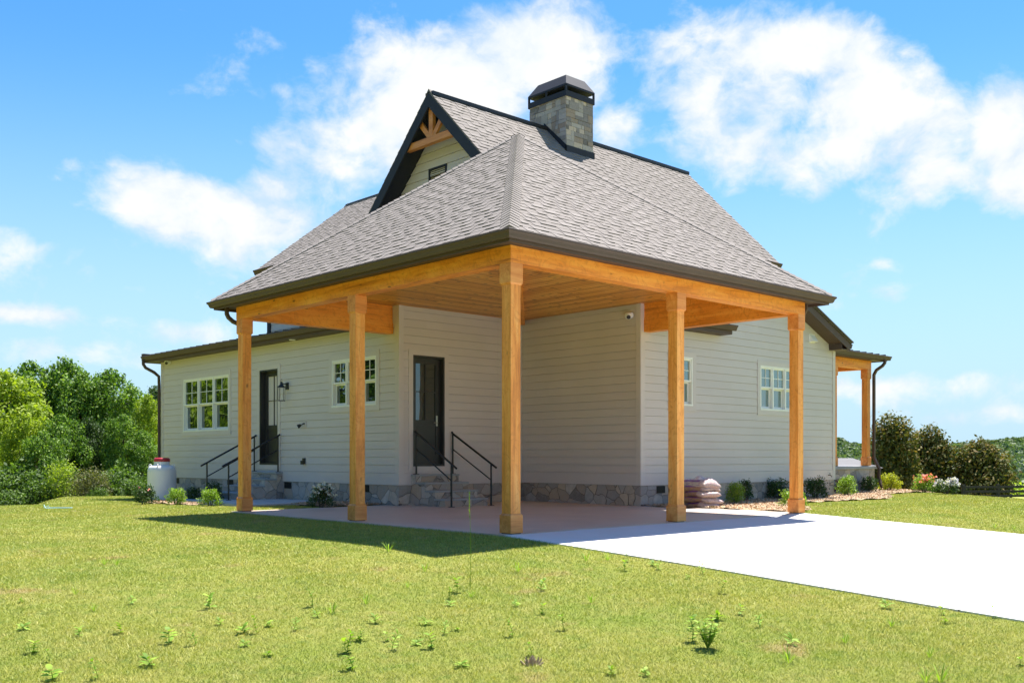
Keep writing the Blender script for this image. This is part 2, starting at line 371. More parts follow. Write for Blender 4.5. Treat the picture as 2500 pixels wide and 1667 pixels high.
# ------------------------------------------------------------------ HOUSE
house=thing('house','cream grey farmhouse with stone base, shingle roofs and timber carport at its corner','house',(0,0,0))
class Wall:
    """local frame on a wall plane: u along, z up, w outward"""
    def __init__(s,O,U,N): s.O=Vector(O); s.U=Vector(U); s.N=Vector(N)
    def p(s,u,z,w): v=s.O+s.U*u+s.N*w; return (v.x,v.y,z)
    def box(s,m,u0,u1,z0,z1,w0,w1,mi=0):
        P=[s.p(u0,z0,w0),s.p(u1,z0,w0),s.p(u1,z0,w1),s.p(u0,z0,w1),s.p(u0,z1,w0),s.p(u1,z1,w0),s.p(u1,z1,w1),s.p(u0,z1,w1)]
        fs=[(0,3,2,1),(4,5,6,7),(0,1,5,4),(1,2,6,5),(2,3,7,6),(3,0,4,7)]
        if s.U.cross(s.N).z<0: fs=[f[::-1] for f in fs]
        m.add(P,fs,mi)
WA=Wall((3.70,0,0),(0,1,0),(-1,0,0)); WB=Wall((0,7.65,0),(1,0,0),(0,-1,0)); WC=Wall((7.45,0,0),(0,1,0),(-1,0,0)); WD=Wall((0,3.85,0),(1,0,0),(0,-1,0))
ZS=.45; ZB=.72; EX=.1815
def siding(W,u0,u1,z0,z1,holes=(),name='siding_wall',zb=None,top=None,parent=house):
    """lapped boards between z0 and z1, cut round the openings; top(u) optional upper limit"""
    m=MB(); zs=[z0]; jr=random.Random(int(u0*100+z0*7))
    z=ZB if zb is None else zb
    while z<z1-1e-6:
        if z>z0: zs.append(z)
        z+=EX
    zs.append(z1)
    zb0=(ZB if zb is None else zb)
    def prot(z):
        if z<zb0-1e-6: return .021
        f=((z-zb0)/EX)%1.0; return .015-.011*f
    for a,b in zip(zs,zs[1:]):
        cuts=sorted({a,b}|{h[k] for h in holes for k in (2,3) if a<h[k]<b})
        for c,d in zip(cuts,cuts[1:]):
            iv=[(u0,u1)]
            for h in holes:
                if h[2]<d-1e-6 and h[3]>c+1e-6:
                    n=[]
                    for p,q in iv:
                        if h[0]>=q or h[1]<=p: n.append((p,q)); continue
                        if h[0]>p: n.append((p,h[0]))
                        if h[1]<q: n.append((h[1],q))
                    iv=n
            if b-a>.1 and c==a and d==b:
                n=[]
                for p,q in iv:
                    u=p+jr.uniform(.4,3.6)
                    while u<q-.4:
                        n.append((p,u-.0015)); p=u+.0015; u+=jr.choice([3.66,3.66,2.4,1.9])
                    n.append((p,q))
                iv=n
            for p,q in iv:
                pa=prot(c+1e-5); pb=prot(d-1e-5)
                if a<zb0-1e-6: pa=pb=.021
                segs=[(p,q)]
                if top:
                    # clip the band under the sloping top by stepping
                    tp,tq=top(p),top(q)
                    if max(tp,tq)<=c: continue
                    if min(tp,tq)<d:
                        # find where top = c and = d on this linear run
                        def inv(zz):
                            return p+(zz-tp)/(tq-tp)*(q-p)
                        if tp>tq:
                            ud=max(p,inv(d)) if tp>d else p; uc=min(q,inv(c)) if tq<c else q
                            P=[W.p(p,c,pa),W.p(uc,c,pa)]+([W.p(q,tq,pb)] if tq>c else [])+([W.p(ud,d,pb),W.p(p,d,pb)] if tp>d else [W.p(p,tp,pb)])
                        else:
                            ud=min(q,inv(d)) if tq>d else q; uc=max(p,inv(c)) if tp<c else p
                            P=[W.p(uc,c,pa),W.p(q,c,pa)]+([W.p(q,d,pb),W.p(ud,d,pb)] if tq>d else [W.p(q,tq,pb)])+([W.p(p,tp,pb)] if tp>c else [])
                        if len(P)>=3: m.add(P,[tuple(range(len(P)))])
                        continue
                dd=d-(.0045 if d==b and d<z1-1e-6 else 0)
                m.add([W.p(p,c,pa),W.p(q,c,pa),W.p(q,dd,pb),W.p(p,dd,pb),W.p(p,c,-.03),W.p(q,c,-.03),W.p(q,dd,-.03),W.p(p,dd,-.03)],[(0,1,2,3),(4,5,1,0)]+([(3,2,6,7)] if dd<d else []))
    return m.build(name,M_SIDING,parent)
def window(W,u0,u1,z0,z1,n,label,glass=M_GLASS):
    root=None; fr=MB(); t=.045
    # outer frame and mullions
    W.box(fr,u0,u1,z1-t,z1,-.11,.022); W.box(fr,u0,u1,z0,z0+t,-.11,.030); W.box(fr,u0,u0+t,z0+t,z1-t,-.11,.0215); W.box(fr,u1-t,u1,z0+t,z1-t,-.11,.0215)
    lw=(u1-u0)/n
    for i in range(1,n): W.box(fr,u0+i*lw-t*.55,u0+i*lw+t*.55,z0+t,z1-t,-.11,.021)
    root=fr.build('window',M_WHITE,house,label=label)
    zm=(z0+z1)/2; st=.036
    tr=MB(); cw=.125
    W.box(tr,u0-cw,u1+cw,z1+.001,z1+cw,-.02,.026); W.box(tr,u0-cw,u1+cw,z0-cw,z0-.001,-.02,.026); W.box(tr,u0-cw,u0-.001,z0-.001,z1+.001,-.02,.0255); W.box(tr,u1+.001,u1+cw,z0-.001,z1+.001,-.02,.0255)
    tr.build('casing',M_TRIM,root)
    for i in range(n):
        a=u0+i*lw+(t if i==0 else t*.55); b=u0+(i+1)*lw-(t if i==n-1 else t*.55)
        s=MB()  # upper sash with muntins
        W.box(s,a,b,z1-t-st,z1-t,-.05,.0); W.box(s,a,b,zm-.005,zm+st,-.05,.0); W.box(s,a,a+st,zm+st,z1-t-st,-.05,-.001); W.box(s,b-st,b,zm+st,z1-t-st,-.05,-.001)
        uc=(a+b)/2; zc=(zm+st+z1-t-st)/2
        W.box(s,uc-.008,uc+.008,zm+st,z1-t-st,-.030,-.018); W.box(s,a+st,b-st,zc-.008,zc+.008,-.031,-.019)
        s.build('upper_sash',M_WHITE,root)
        s=MB()
        W.box(s,a+.012,b-.012,zm-.006-st,zm-.006,-.1,-.056); W.box(s,a+.012,b-.012,z0+t,z0+t+st*1.5,-.1,-.056); W.box(s,a+.012,a+.012+st,z0+t+st*1.5,zm-.006-st,-.1,-.057); W.box(s,b-.012-st,b-.012,z0+t+st*1.5,zm-.006-st,-.1,-.057)
        s.build('lower_sash',M_WHITE,root)
        g=MB(); W.box(g,a+st-.01,b-st+.01,zm+st-.01,z1-t-st+.01,-.036,-.032); W.box(g,a+.03,b-.03,z0+t+.01,zm-st,-.085,-.08)
        g.build('pane',glass,root)
    return root
def door(W,u0,u1,z0,z1,label,rec=.13,handle_u=None,muntc=True):
    m=MB(); t=.04
    W.box(m,u0,u0+t,z0,z1,-rec-.03,.02); W.box(m,u1-t,u1,z0,z1,-rec-.03,.02); W.box(m,u0+t,u1-t,z1-t,z1,-rec-.03,.0195); W.box(m,u0+t,u1-t,z0,z0+.045,-rec-.03,.03)
    root=m.build('door',M_DOOR,house,label=label)
    tr=MB(); cw=.12
    W.box(tr,u0-cw,u1+cw,z1+.001,z1+cw,-.02,.026); W.box(tr,u0-cw,u0-.001,z0-.11,z1+.001,-.02,.0255); W.box(tr,u1+.001,u1+cw,z0-.11,z1+.001,-.02,.0255); W.box(tr,u0-.001,u1+.001,z0-.11,z0-.001,-.02,.027)
    tr.build('casing',M_TRIM,root)
    a,b=u0+t,u1-t; zb=z0+.045; zt=z1-t; st=.125; zg=z0+1.05
    d=MB(); w1=-rec+.0; w0=-rec-.045
    W.box(d,a,a+st,zb,zt,w0,w1); W.box(d,b-st,b,zb,zt,w0,w1); W.box(d,a+st,b-st,zt-st,zt,w0,w1-.001); W.box(d,a+st,b-st,zb,zb+.22,w0,w1-.001); W.box(d,a+st,b-st,zg-.12,zg,w0,w1-.001)
    W.box(d,a+st,b-st,zb+.22,zg-.12,w0,w1-.018)
    W.box(d,a+st+.05,b-st-.05,zb+.27,zg-.17,w0,w1-.010)
    uc=(a+b)/2; zc=(zg+zt-st)/2
    W.box(d,uc-.009,uc+.009,zg,zt-st,w1-.03,w1-.008); W.box(d,a+st,uc-.009,zc-.009,zc+.009,w1-.03,w1-.009); W.box(d,uc+.009,b-st,zc-.009,zc+.009,w1-.03,w1-.009)
    d.build('door_leaf',M_DOOR,root)
    g=MB(); W.box(g,a+st-.005,b-st+.005,zg-.005,zt-st+.005,w1-.038,w1-.031); g.build('pane',M_GLASSD,root)
    if handle_u is not None:
        h=MB(); W.box(h,handle_u-.022,handle_u+.022,z0+.92,z0+1.16,w1,w1+.014)
        p=[W.p(handle_u,z0+1.0,w1+.01),W.p(handle_u,z0+1.0,w1+.055),W.p(handle_u-.05,z0+1.0,w1+.06),W.p(handle_u-.12,z0+.995,w1+.055)]
        h.tube(p,.009,8); h.build('handle',M_STEEL,root,bevel=.004)
    return root
CW=.12
hA=[(15.66,18.57,1.83,3.40),(8.50,10.36,2.27,3.40),(12.94,13.90,.87,3.385)]
hB=[(4.07,4.98,.87,3.375)]
hD=[(8.52,9.31,2.26,3.385),(12.10,13.84,2.26,3.385)]
# walls
siding(WA,7.65,20.15,ZS,4.06,[(h[0],h[1],h[2],h[3]) for h in hA])
siding(WB,3.70,7.45,ZS,4.46,hB)
siding(WC,3.85,7.65,ZS,4.46)
topD=lambda u:4.13+(15.75-u)*.4167
siding(WD,7.45,12.0,ZS,4.9,[hD[0]])
siding(WD,12.0,15.75,ZS,5.75,[hD[1]],top=topD)
# wall cores behind the boards (also close the rooms off from light)
boxes('wall_core',[(3.86,4.0,7.9,20.0,-.4,4.05),(3.86,7.6,7.80,7.9,-.4,4.44),(7.60,7.7,3.99,7.8,-.4,4.44),(7.70,15.6,3.99,4.1,-.4,4.1),(4.0,15.7,19.9,20.0,-.4,4.0),(15.6,15.7,4.1,19.9,-.4,4.1)],M_TRIM,house)
m=MB(); WD.box(m,7.45,12.1,4.0,6.3,-.3,-.005); m.build('wall_core',M_TRIM,house)
m=MB(); m.add([(12.1,3.95,4.0),(15.7,3.95,4.0),(15.7,3.95,4.1),(12.1,3.95,5.6),(12.1,4.2,4.0),(15.7,4.2,4.0),(15.7,4.2,4.1),(12.1,4.2,5.6)],[(0,1,2,3),(7,6,5,4),(3,2,6,7),(1,5,6,2)]); m.build('wall_core',M_TRIM,house)
# side wall at the far right, and the far left gable end wall (seen from aside)
siding(Wall((15.75,0,0),(0,1,0),(1,0,0)),3.85,20,ZS,4.13); siding(Wall((0,20.15,0),(1,0,0),(0,1,0)),3.7,15.75,ZS,4.06)
# corner boards
def cboard(L):
    cb=MB()
    for W,*a in L: W.box(cb,*a)
    cb.build('corner_board',M_TRIM,house)
cboard([(WA,7.65,7.77,ZS,4.06,0,.0245),(WB,3.675,3.80,ZS,4.46,0,.0255),(WA,7.625,7.88,4.06,4.46,-.02,.0235)])
cboard([(WA,20.03,20.174,ZS,4.06,0,.0245)]); cboard([(WC,3.825,3.96,ZS,4.46,0,.0245),(WD,7.451,7.58,ZS,4.46,0,.0255)]); cboard([(WD,15.64,15.774,ZS,4.2,0,.0255)])
# foundation
fo=MB()
WA.box(fo,7.66,20.14,-.7,ZS-.004,-.3,.004); WB.box(fo,3.72,7.44,-.3,ZS-.004,-.3,.006); WC.box(fo,3.86,7.64,-.3,ZS-.004,-.3,.004); WD.box(fo,7.46,15.74,-.5,ZS-.004,-.3,.004)
Wall((15.75,0,0),(0,1,0),(1,0,0)).box(fo,3.86,20,-.9,ZS-.004,-.3,.002)
fo.build('stone_foundation',M_STONE,house)
vt=[(WA,12.27,12.62),(WA,8.80,9.01),(WA,15.42,15.76),(WA,18.9,19.25),(WD,8.0,8.3)]
for W,a,b in vt:
    m=MB(); W.box(m,a,b,.27,.43,-.01,.012,0)
    for k in range(5): W.box(m,a+.01,b-.01,.285+k*.028,.293+k*.028,.012,.016,1)
    m.build('foundation_vent',[M_DARKVOID,M_BLACK],house)
window(WA,15.66,18.57,1.83,3.40,3,'tall white triple window near the far left end of the wall')
window(WA,8.50,10.36,2.27,3.40,3,'short white triple window partly hidden by the carport post')
door(WA,12.94,13.90,.87,3.385,'dark half glazed door in the long left wall',rec=.13)
door(WB,4.07,4.98,.87,3.375,'dark half glazed door with silver handle under the carport',rec=.10,handle_u=4.84)
window(WD,8.52,9.31,2.26,3.385,1,'narrow white window right of the carport wall',M_GLASS2)
window(WD,12.10,13.84,2.26,3.385,3,'white triple window in the right wall',M_GLASS2)
# ---- stone steps with stone treads and black handrails
def steps(W,u0,u1,name,run=.335,depth0=.20,zt=.69,nr=4):
    m=MB(); t=MB(); rise=zt/nr
    for k in range(nr):
        d1=depth0+(k)*run; z=zt-k*rise
        # block from wall to d1
        W.box(m,u0+.003*k,u1-.003*k,-.25,z-.04,-.02,d1-.0)
        W.box(t,u0-.015,u1+.015,z-.04,z,(-.0 if k==0 else depth0+(k-1)*run-.012),d1+.018)
    o=m.build('stone_steps',M_STONE,house); t.build('stone_tread',M_TREAD,o,bevel=.006); return o
sB=steps(WB,4.02,5.25,'steps'); sA=steps(WA,12.69,14.10,'steps')
def handrail(W,u,dlow,dtop=.05,ztop=.69):
    m=MB(); rt=.021
    slope=(1.62-.93)/(dlow-dtop)
    zr=lambda d:1.62-(d-dtop)*slope
    m.tube([W.p(u,zr(-.12+.03)if 0 else 1.66,max(.03,dtop-.06)),W.p(u,zr(dtop),dtop),W.p(u,zr(dlow+.17),dlow+.17)],.024,10)
    m.tube([W.p(u,ztop,dtop),W.p(u,zr(dtop),dtop)],rt,8); m.tube([W.p(u,0.0,dlow),W.p(u,zr(dlow),dlow)],rt,8)
    m.tube([W.p(u,zr(dtop)-.36,dtop),W.p(u,zr(dlow)-.36,dlow)],.015,8)
    W.box(m,u-.05,u+.05,ztop,ztop+.012,dtop-.05 if dtop>.05 else .0,dtop+.05); W.box(m,u-.05,u+.05,0,.012,dlow-.05,dlow+.05)
    m.build('handrail',M_BLACK,house,smooth=False)
handrail(WB,4.10,1.34,.10); handrail(WB,5.19,1.40,.06); handrail(WA,12.75,1.50,.12); handrail(WA,14.04,1.45,.10)
# ------------------------------------------------------------------ shingle roofs
def clip_iv(poly,v):
    us=[]; n=len(poly)
    for i in range(n):
        (a,b),(c,d)=poly[i],poly[(i+1)%n]
        if (b-v)*(d-v)<=0 and abs(b-d)>1e-9: us.append(a+(v-b)/(d-b)*(c-a))
    return (min(us),max(us)) if len(us)>=2 else None
def shingle_face(name, O, U, Vd, poly, parent, seed=0, ex=.142):
    """O origin, U along eave, Vd up-slope unit vectors; poly convex in (u,v)"""
    O=Vector(O);U=Vector(U).normalized();Vd=Vector(Vd).normalized();N=U.cross(Vd).normalized()
    if N.z<0: N=-N
    r=random.Random(seed+5); m=MB()
    vmin=min(p[1] for p in poly); vmax=max(p[1] for p in poly); P=lambda u,v,w:O+U*u+Vd*v+N*w
    # deck (thickness, closes the roof below)
    n=len(poly); top=[P(u,v,-.004) for u,v in poly]; bot=[P(u,v,-.06) for u,v in poly]
    m.add(top+bot,[tuple(range(n)),tuple(range(2*n-1,n-1,-1))]+[(i,i+n,(i+1)%n+n,(i+1)%n) for i in range(n)],1)
    v=vmin
    while v<vmax-1e-4:
        v1=min(v+ex,vmax); a=clip_iv(poly,v+1e-4); b=clip_iv(poly,v1-1e-4)
        if not a or not b: v=v1; continue
        w0=.011; w1=.004
        m.add([P(a[0],v,w0),P(a[1],v,w0),P(b[1],v1,w1),P(b[0],v1,w1),P(a[0],v,-.002),P(a[1],v,-.002)],[(0,1,2,3),(4,5,1,0)],1)
        u=a[0]-r.random()*.3
        while u<a[1]:
            wd=r.choice([.12,.17,.22,.30]); gap=r.choice([.12,.17,.22,.26,.34])
            lo=max(a[0],b[0]); hi=min(a[1],b[1])
            x0=max(u,lo+.0); x1=min(u+wd,hi)
            if x1-x0>.05:
                h=.007; vt=v1+ex*.02; i0=.0
                q=[P(x0,v-.004,w0+h),P(x1,v-.004,w0+h),P(x1,v1,w1+h*.6),P(x0,v1,w1+h*.6),P(x0,v-.004,w0-.006),P(x1,v-.004,w0-.006),P(x1,v1,w1-.004),P(x0,v1,w1-.004)]
                m.add(q,[(0,1,2,3),(4,5,1,0),(5,6,2,1),(7,4,0,3)],0)
            u+=wd+gap
        v=v1
    return m.build(name,[M_SHINGLE,M_UNDERLAY],parent)
def roof_poly(name, pts, parent, seed=0):
    """planar convex polygon in 3D, first edge = eave"""
    P=[Vector(p) for p in pts]; U=(P[1]-P[0]).normalized(); n=(P[1]-P[0]).cross(P[-1]-P[0]).normalized(); Vd=n.cross(U)
    if Vd.z<0: Vd=-Vd
    poly=[((p-P[0]).dot(U),(p-P[0]).dot(Vd)) for p in P]
    return shingle_face(name,P[0],U,Vd,poly,parent,seed)
def cap_run(m,a,b,n1,n2,w=.145,step=.13,r=random):
    """hip/ridge cap shingles from a to b; n1,n2 = directions (unit) down the two sides"""
    a=Vector(a);b=Vector(b);n1=Vector(n1).normalized();n2=Vector(n2).normalized(); L=(b-a).length; d=(b-a).normalized(); k=int(L/step)
    up=-(n1+n2).normalized()
    for i in range(k):
        p=a+d*(i*L/k); q=a+d*((i+1.15)*L/k); h0=.045; h1=.03
        V=[p+n1*w+up*h0*.7,p+up*h0,p+n2*w+up*h0*.7,q+n1*w+up*h1*.7,q+up*h1,q+n2*w+up*h1*.7,p+n1*w-up*.0,p,p+n2*w]
        m.add(V,[(0,1,4,3),(1,2,5,4),(6,7,1,0),(7,8,2,1),(3,0,6),(2,5,8)])
# carport hipped roof
ex0,ey0,ex1,ey1,ez=-.35,-.35,8.12,8.44,4.195
AP=(3.80,3.90,7.36)
croof=thing('x','x','x'); bpy.data.objects.remove(croof)
c0,c1,c2,c3=(ex0,ey0,ez),(ex1,ey0,ez),(ex1,ey1,ez),(ex0,ey1,ez)
cr=roof_poly('carport_roof',[c3,c0,AP],house,1); cr['label']='shingle hip roof over the timber carport'
roof_poly('shingle_slope',[c0,c1,AP],cr,2); roof_poly('shingle_slope',[c1,c2,AP],cr,3); roof_poly('shingle_slope',[c2,c3,AP],cr,4)
cap=MB(); A_=Vector(AP)
def hipcap(c,e1,e2):
    c=Vector(c); d=(A_-c).normalized()
    # directions lying in the two roof planes, perpendicular to the hip
    n1=Vector(e1); n1=(n1-d*n1.dot(d)).normalized(); n2=Vector(e2); n2=(n2-d*n2.dot(d)).normalized()
    cap_run(cap,c,A_,n1,n2)
hipcap(c0,(1,0,0),(0,1,0)); hipcap(c1,(-1,0,0),(0,1,0)); hipcap(c2,(-1,0,0),(0,-1,0)); hipcap(c3,(1,0,0),(0,-1,0))
cap.build('hip_cap',M_SHINGLE,cr)
# eave ring: fascia, soffit, gutter (mitred)
def ring(name,prof,m,x0,x1,y0,y1,parent):
    k=MB(); V=[]
    for (o,z) in prof: V+=[(x0-o,y0-o,z),(x1+o,y0-o,z),(x1+o,y1+o,z),(x0-o,y1+o,z)]
    n=len(prof); Fc=[]
    for i in range(n):
        j=(i+1)%n
        for c in range(4):
            d=(c+1)%4; Fc.append((i*4+c,i*4+d,j*4+d,j*4+c))
    k.add(V,Fc); return k.build(name,m,parent)
BX1,BY1=7.77,8.09
ring('carport_soffit',[(.0,4.073),(.31,4.073),(.31,4.10),(.0,4.10)],M_BRONZE,0,BX1,0,BY1,house)
ring('carport_fascia',[(.300,4.02),(.325,4.02),(.325,4.185),(.300,4.185)],M_BRONZE,0,BX1,0,BY1,house)
ring('carport_gutter',[(.327,4.185),(.327,4.065),(.375,4.058),(.392,4.082),(.405,4.12),(.432,4.150),(.432,4.172),(.424,4.178),(.424,4.155),(.40,4.13),(.385,4.09),(.37,4.072),(.333,4.075),(.333,4.185)],M_BRONZE,0,BX1,0,BY1,house)
# upper roofs
G=3.5; yr=6.343; zr=8.805; XE=12.36
mr=roof_poly('main_roof',[(G,3.45,5.92),(XE,3.45,5.92),(XE,yr,zr),(G,yr,zr)],house,11); mr['label']='steep gabled shingle roof with the stone chimney'
roof_poly('shingle_slope',[(XE,9.236,5.92),(G,9.236,5.92),(G,yr,zr),(XE,yr,zr)],mr,12)
roof_poly('shingle_slope',[(4.0,14.66,6.22),(4.0,8.95,6.22),(6.97,6.62,8.53),(6.97,14.66,8.53)],mr,13)
roof_poly('shingle_slope',[(9.94,8.95,6.22),(9.94,14.66,6.22),(6.97,14.66,8.53),(6.97,6.62,8.53)],mr,14)
k=MB(); s2=.7071
cap_run(k,(G,yr,zr+.005),(XE,yr,zr+.005),(0,-s2,-s2),(0,s2,-s2)); k.build('ridge_cap',M_SHINGLE,mr); k=MB(); cap_run(k,(6.97,14.66,8.535),(6.97,6.7,8.535),(-.79,0,-.61),(.79,0,-.61)); k.build('ridge_cap',M_SHINGLE,mr)
rv=MB(); rv.box(G+.02,XE-.02,yr-.13,yr+.13,zr-.09,zr-.015); rv.box(6.86,7.08,8.8,14.6,8.42,8.52); rv.build('ridge_vent',M_BLACK,mr)
# rake boards of the front gable
def rake(m,x0,x1,ya,za,yb,zb,h,mi=0,off=.06):
    """board under a sloping roof edge between two points, vertical height h"""
    m.add([(x0,ya,za-off),(x1,ya,za-off),(x1,yb,zb-off),(x0,yb,zb-off),(x0,ya,za-off-h),(x1,ya,za-off-h),(x1,yb,zb-off-h),(x0,yb,zb-off-h)],
          [(0,1,2,3),(7,6,5,4),(0,4,5,1),(1,5,6,2),(2,6,7,3),(3,7,4,0)],mi)
for sg in (-1,1):
    fr_=MB()
    ya,yb=yr,yr+sg*2.893; rake(fr_,G-.01,G+.03,ya,zr,yb,5.92,.30,0,.03)
    rake(fr_,G+.031,4.03,ya,zr-.10,yb,5.82,.03,0,.0)
    fr_.build('rake_board',M_DARK,mr); fr_=MB()
    rake(fr_,XE-.03,XE+.01,ya,zr,yb,5.92,.22,0,.05)
    rake(fr_,XE-.4,XE-.031,ya,zr-.16,yb,5.76,.03)
    fr_.build('rake_board',M_DARK,mr)
# gable wall and its louvre
gw=MB(); WG=Wall((4.02,0,0),(0,1,0),(-1,0,0))
def tri_siding(W,yc,zc,pitch,zlo,core=True):
    m=MB(); z=zlo
    while z<zc-.05:
        z1=min(z+EX,zc-.05); a=(zc-z)/pitch; b=(zc-z1)/pitch
        m.add([W.p(yc-a,z,.018),W.p(yc+a,z,.018),W.p(yc+b,z1-.008,.003),W.p(yc-b,z1-.008,.003),W.p(yc-a,z,-.03),W.p(yc+a,z,-.03)],[(0,1,2,3),(4,5,1,0)]); z=z1
    m.add([W.p(yc-(zc-zlo)/pitch,zlo,-.031),W.p(yc+(zc-zlo)/pitch,zlo,-.031),W.p(yc,zc,-.031)],[(0,1,2)])
    return m
tri_siding(WG,yr,zr-.14,.997,5.75).build('gable_siding',M_SIDING,mr)
Wr=Wall((12.0,0,0),(0,1,0),(1,0,0)); tri_siding(Wr,yr,zr-.14,.997,5.75).build('gable_siding',M_SIDING,mr)
siding(Wr,3.85,8.9,5.0,5.8,name='upper_wall')
lv=MB(); WG.box(lv,6.35,6.40,6.9,7.38,0,.03,0); WG.box(lv,6.92,6.97,6.9,7.38,0,.03,0); WG.box(lv,6.40,6.92,7.33,7.38,0,.029,0); WG.box(lv,6.40,6.92,6.9,6.95,0,.029,0)
for q in range(9):
    z=6.96+q*.041; lv.add([WG.p(6.4,z,.026),WG.p(6.92,z,.026),WG.p(6.92,z+.035,.004),WG.p(6.4,z+.035,.004)],[(0,1,2,3)])
WG.box(lv,6.4,6.92,6.95,7.33,.0,.002,1); lv.build('gable_louvre',[M_DARK,M_DARKVOID],mr)
# timber truss
tm=MB()
def beam2(m,x0,x1,a,b,w):
    ay,az=a;by,bz=b; dy,dz_=by-ay,bz-az; L=math.hypot(dy,dz_); ny,nz=-dz_/L*w/2,dy/L*w/2
    m.add([(x0,ay+ny,az+nz),(x1,ay+ny,az+nz),(x1,by+ny,bz+nz),(x0,by+ny,bz+nz),(x0,ay-ny,az-nz),(x1,ay-ny,az-nz),(x1,by-ny,bz-nz),(x0,by-ny,bz-nz)],[(0,1,2,3),(7,6,5,4),(0,4,5,1),(1,5,6,2),(2,6,7,3),(3,7,4,0)])
beam2(tm,3.54,3.66,(5.49,7.785),(7.20,7.785),.14)
beam2(tm,3.56,3.64,(6.343,7.855),(6.343,8.56),.135); beam2(tm,3.57,3.63,(6.40,7.86),(6.77,8.26),.11); beam2(tm,3.57,3.63,(6.28,7.86),(5.92,8.26),.11)
tm.build('timber_truss',M_TRUSS,mr)
# upper walls facing the left side and gutters of the upper roofs
WU=Wall((4.30,0,0),(0,1,0),(-1,0,0)); siding(WU,9.0,14.5,4.2,6.10,name='upper_wall')
WE=Wall((0,14.5,0),(1,0,0),(0,1,0)); m=MB(); m.add([(4.3,14.5,4.2),(9.6,14.5,4.2),(9.6,14.5,6.1),(6.97,14.5,8.3),(4.3,14.5,6.1)],[(0,4,3,2,1)]); m.build('upper_wall',M_SIDING,house)
m=MB(); WU.box(m,14.38,14.53,4.2,6.1,0,.05); WU.box(m,9.5,14.6,5.98,6.02,0,.28); WU.box(m,9.2,14.66,6.02,6.17,.28,.30); m.build('upper_soffit',M_DARK,house)
def gutter(name,W,u0,u1,z,wf,parent=house,mat_=None):
    """K profile gutter on wall frame W, fascia at w=wf, top at z"""
    prof=[(.0,0),(.0,-.125),(.055,-.13),(.07,-.10),(.085,-.06),(.112,-.03),(.112,-.006),(.104,0),(.104,-.03),(.078,-.055),(.06,-.095),(.05,-.115),(.008,-.112),(.008,0)]
    m=MB(); n=len(prof)
    V=[W.p(u0,z+b,wf+a) for a,b in prof]+[W.p(u1,z+b,wf+a) for a,b in prof]
    Fc=[(i,(i+1)%n,(i+1)%n+n,i+n) for i in range(n)]
    Fc+=[(0,1,2,3,4,5,6)[::-1],tuple(n+i for i in (0,1,2,3,4,5,6))]
    m.add(V,Fc); return m.build(name,mat_ or M_BRONZE,parent)
gutter('upper_gutter',WU,9.3,14.66,6.205,.30)
Wm=Wall((0,3.85,0),(1,0,0),(0,-1,0))
m=MB(); Wm.box(m,8.4,XE,5.68,5.71,-.1,.37); Wm.box(m,8.4,XE,5.71,5.88,.35,.372); m.build('upper_soffit',M_BRONZE,house)
gutter('upper_gutter',Wm,8.4,XE+.02,5.905,.373)
# upper wall between the carport roof and the main eave
# low eave ending beside the right carport post
m=MB(); Wm.box(m,7.8,10.42,3.985,4.02,.0,.34); Wm.box(m,7.8,10.42,4.02,4.18,.30,.345); m.add([Wm.p(7.8,4.2,.34),Wm.p(10.45,4.2,.34),Wm.p(10.45,4.42,-.05),Wm.p(7.8,4.42,-.05),Wm.p(7.8,4.17,.34),Wm.p(10.45,4.17,.34),Wm.p(10.45,4.02,-.0),Wm.p(7.8,4.02,-.0)],[(0,1,2,3),(1,5,6,2),(4,5,1,0)]); m.build('low_eave',M_BRONZE,house)
gutter('low_gutter',Wm,7.8,10.50,4.20,.347)
# right gable wing: 5:12 roof
rg=MB(); p5=.4167
def slopeslab(m,x0,z0,x1,z1,y0,y1,th): m.add([(x0,y0,z0),(x1,y0,z1),(x1,y1,z1),(x0,y1,z0),(x0,y0,z0-th),(x1,y0,z1-th),(x1,y1,z1-th),(x0,y1,z0-th)],[(0,1,2,3),(7,6,5,4),(0,4,5,1),(1,5,6,2),(2,6,7,3),(3,7,4,0)])
slopeslab(rg,12.1,5.775,15.90,4.205,3.40,12,.035)
wr=rg.build('wing_roof',M_METALROOF,house)
rb=MB(); slopeslab(rb,12.1,5.735,15.86,4.182,3.425,3.45,.20); rb.build('rake_board',M_BRONZE,wr)
rs=MB(); slopeslab(rs,12.1,5.56,15.45,4.185,3.45,3.84,.02); rs.box(15.45,15.86,3.452,3.85,4.0,4.02); rs.box(15.45,15.47,3.455,3.85,4.02,4.16); rs.build('rake_soffit',M_BRONZE,wr)
rr=MB(); slopeslab(rr,12.1,5.80,15.93,4.225,3.36,3.42,.03);
for q in range(1,9): slopeslab(rr,12.1,5.80,15.90,4.228,3.42+q*.42,3.44+q*.42,.03)
rr.build('roof_seam',M_METALROOF,wr)
gutter('wing_gutter',Wall((15.86,0,0),(0,1,0),(1,0,0)),3.42,5.0,4.17,.005)
# left wing: low metal roof with seams, fascia, gutter
lr=MB(); slopeslab(lr,3.28,4.235,8.5,5.10,8.15,20.55,.03); lw_=lr.build('metal_wing_roof',M_METALROOF,house)
sm=MB()
for q in range(31): slopeslab(sm,3.26,4.262,8.5,5.128,8.3+q*.405,8.322+q*.405,.03)
sm.build('roof_seam',M_METALROOF,lw_)
m=MB(); m.box(3.30,3.70,8.1,20.5,4.035,4.055); m.box(3.28,3.30,8.1,20.5,4.03,4.19); m.box(3.28,8.4,20.5,20.52,4.02,4.19); m.box(3.24,3.50,20.47,20.62,4.10,4.31); m.build('wing_soffit',M_BRONZE,lw_)
gutter('wing_gutter',Wall((3.28,0,0),(0,1,0),(-1,0,0)),8.12,20.52,4.215,.001)
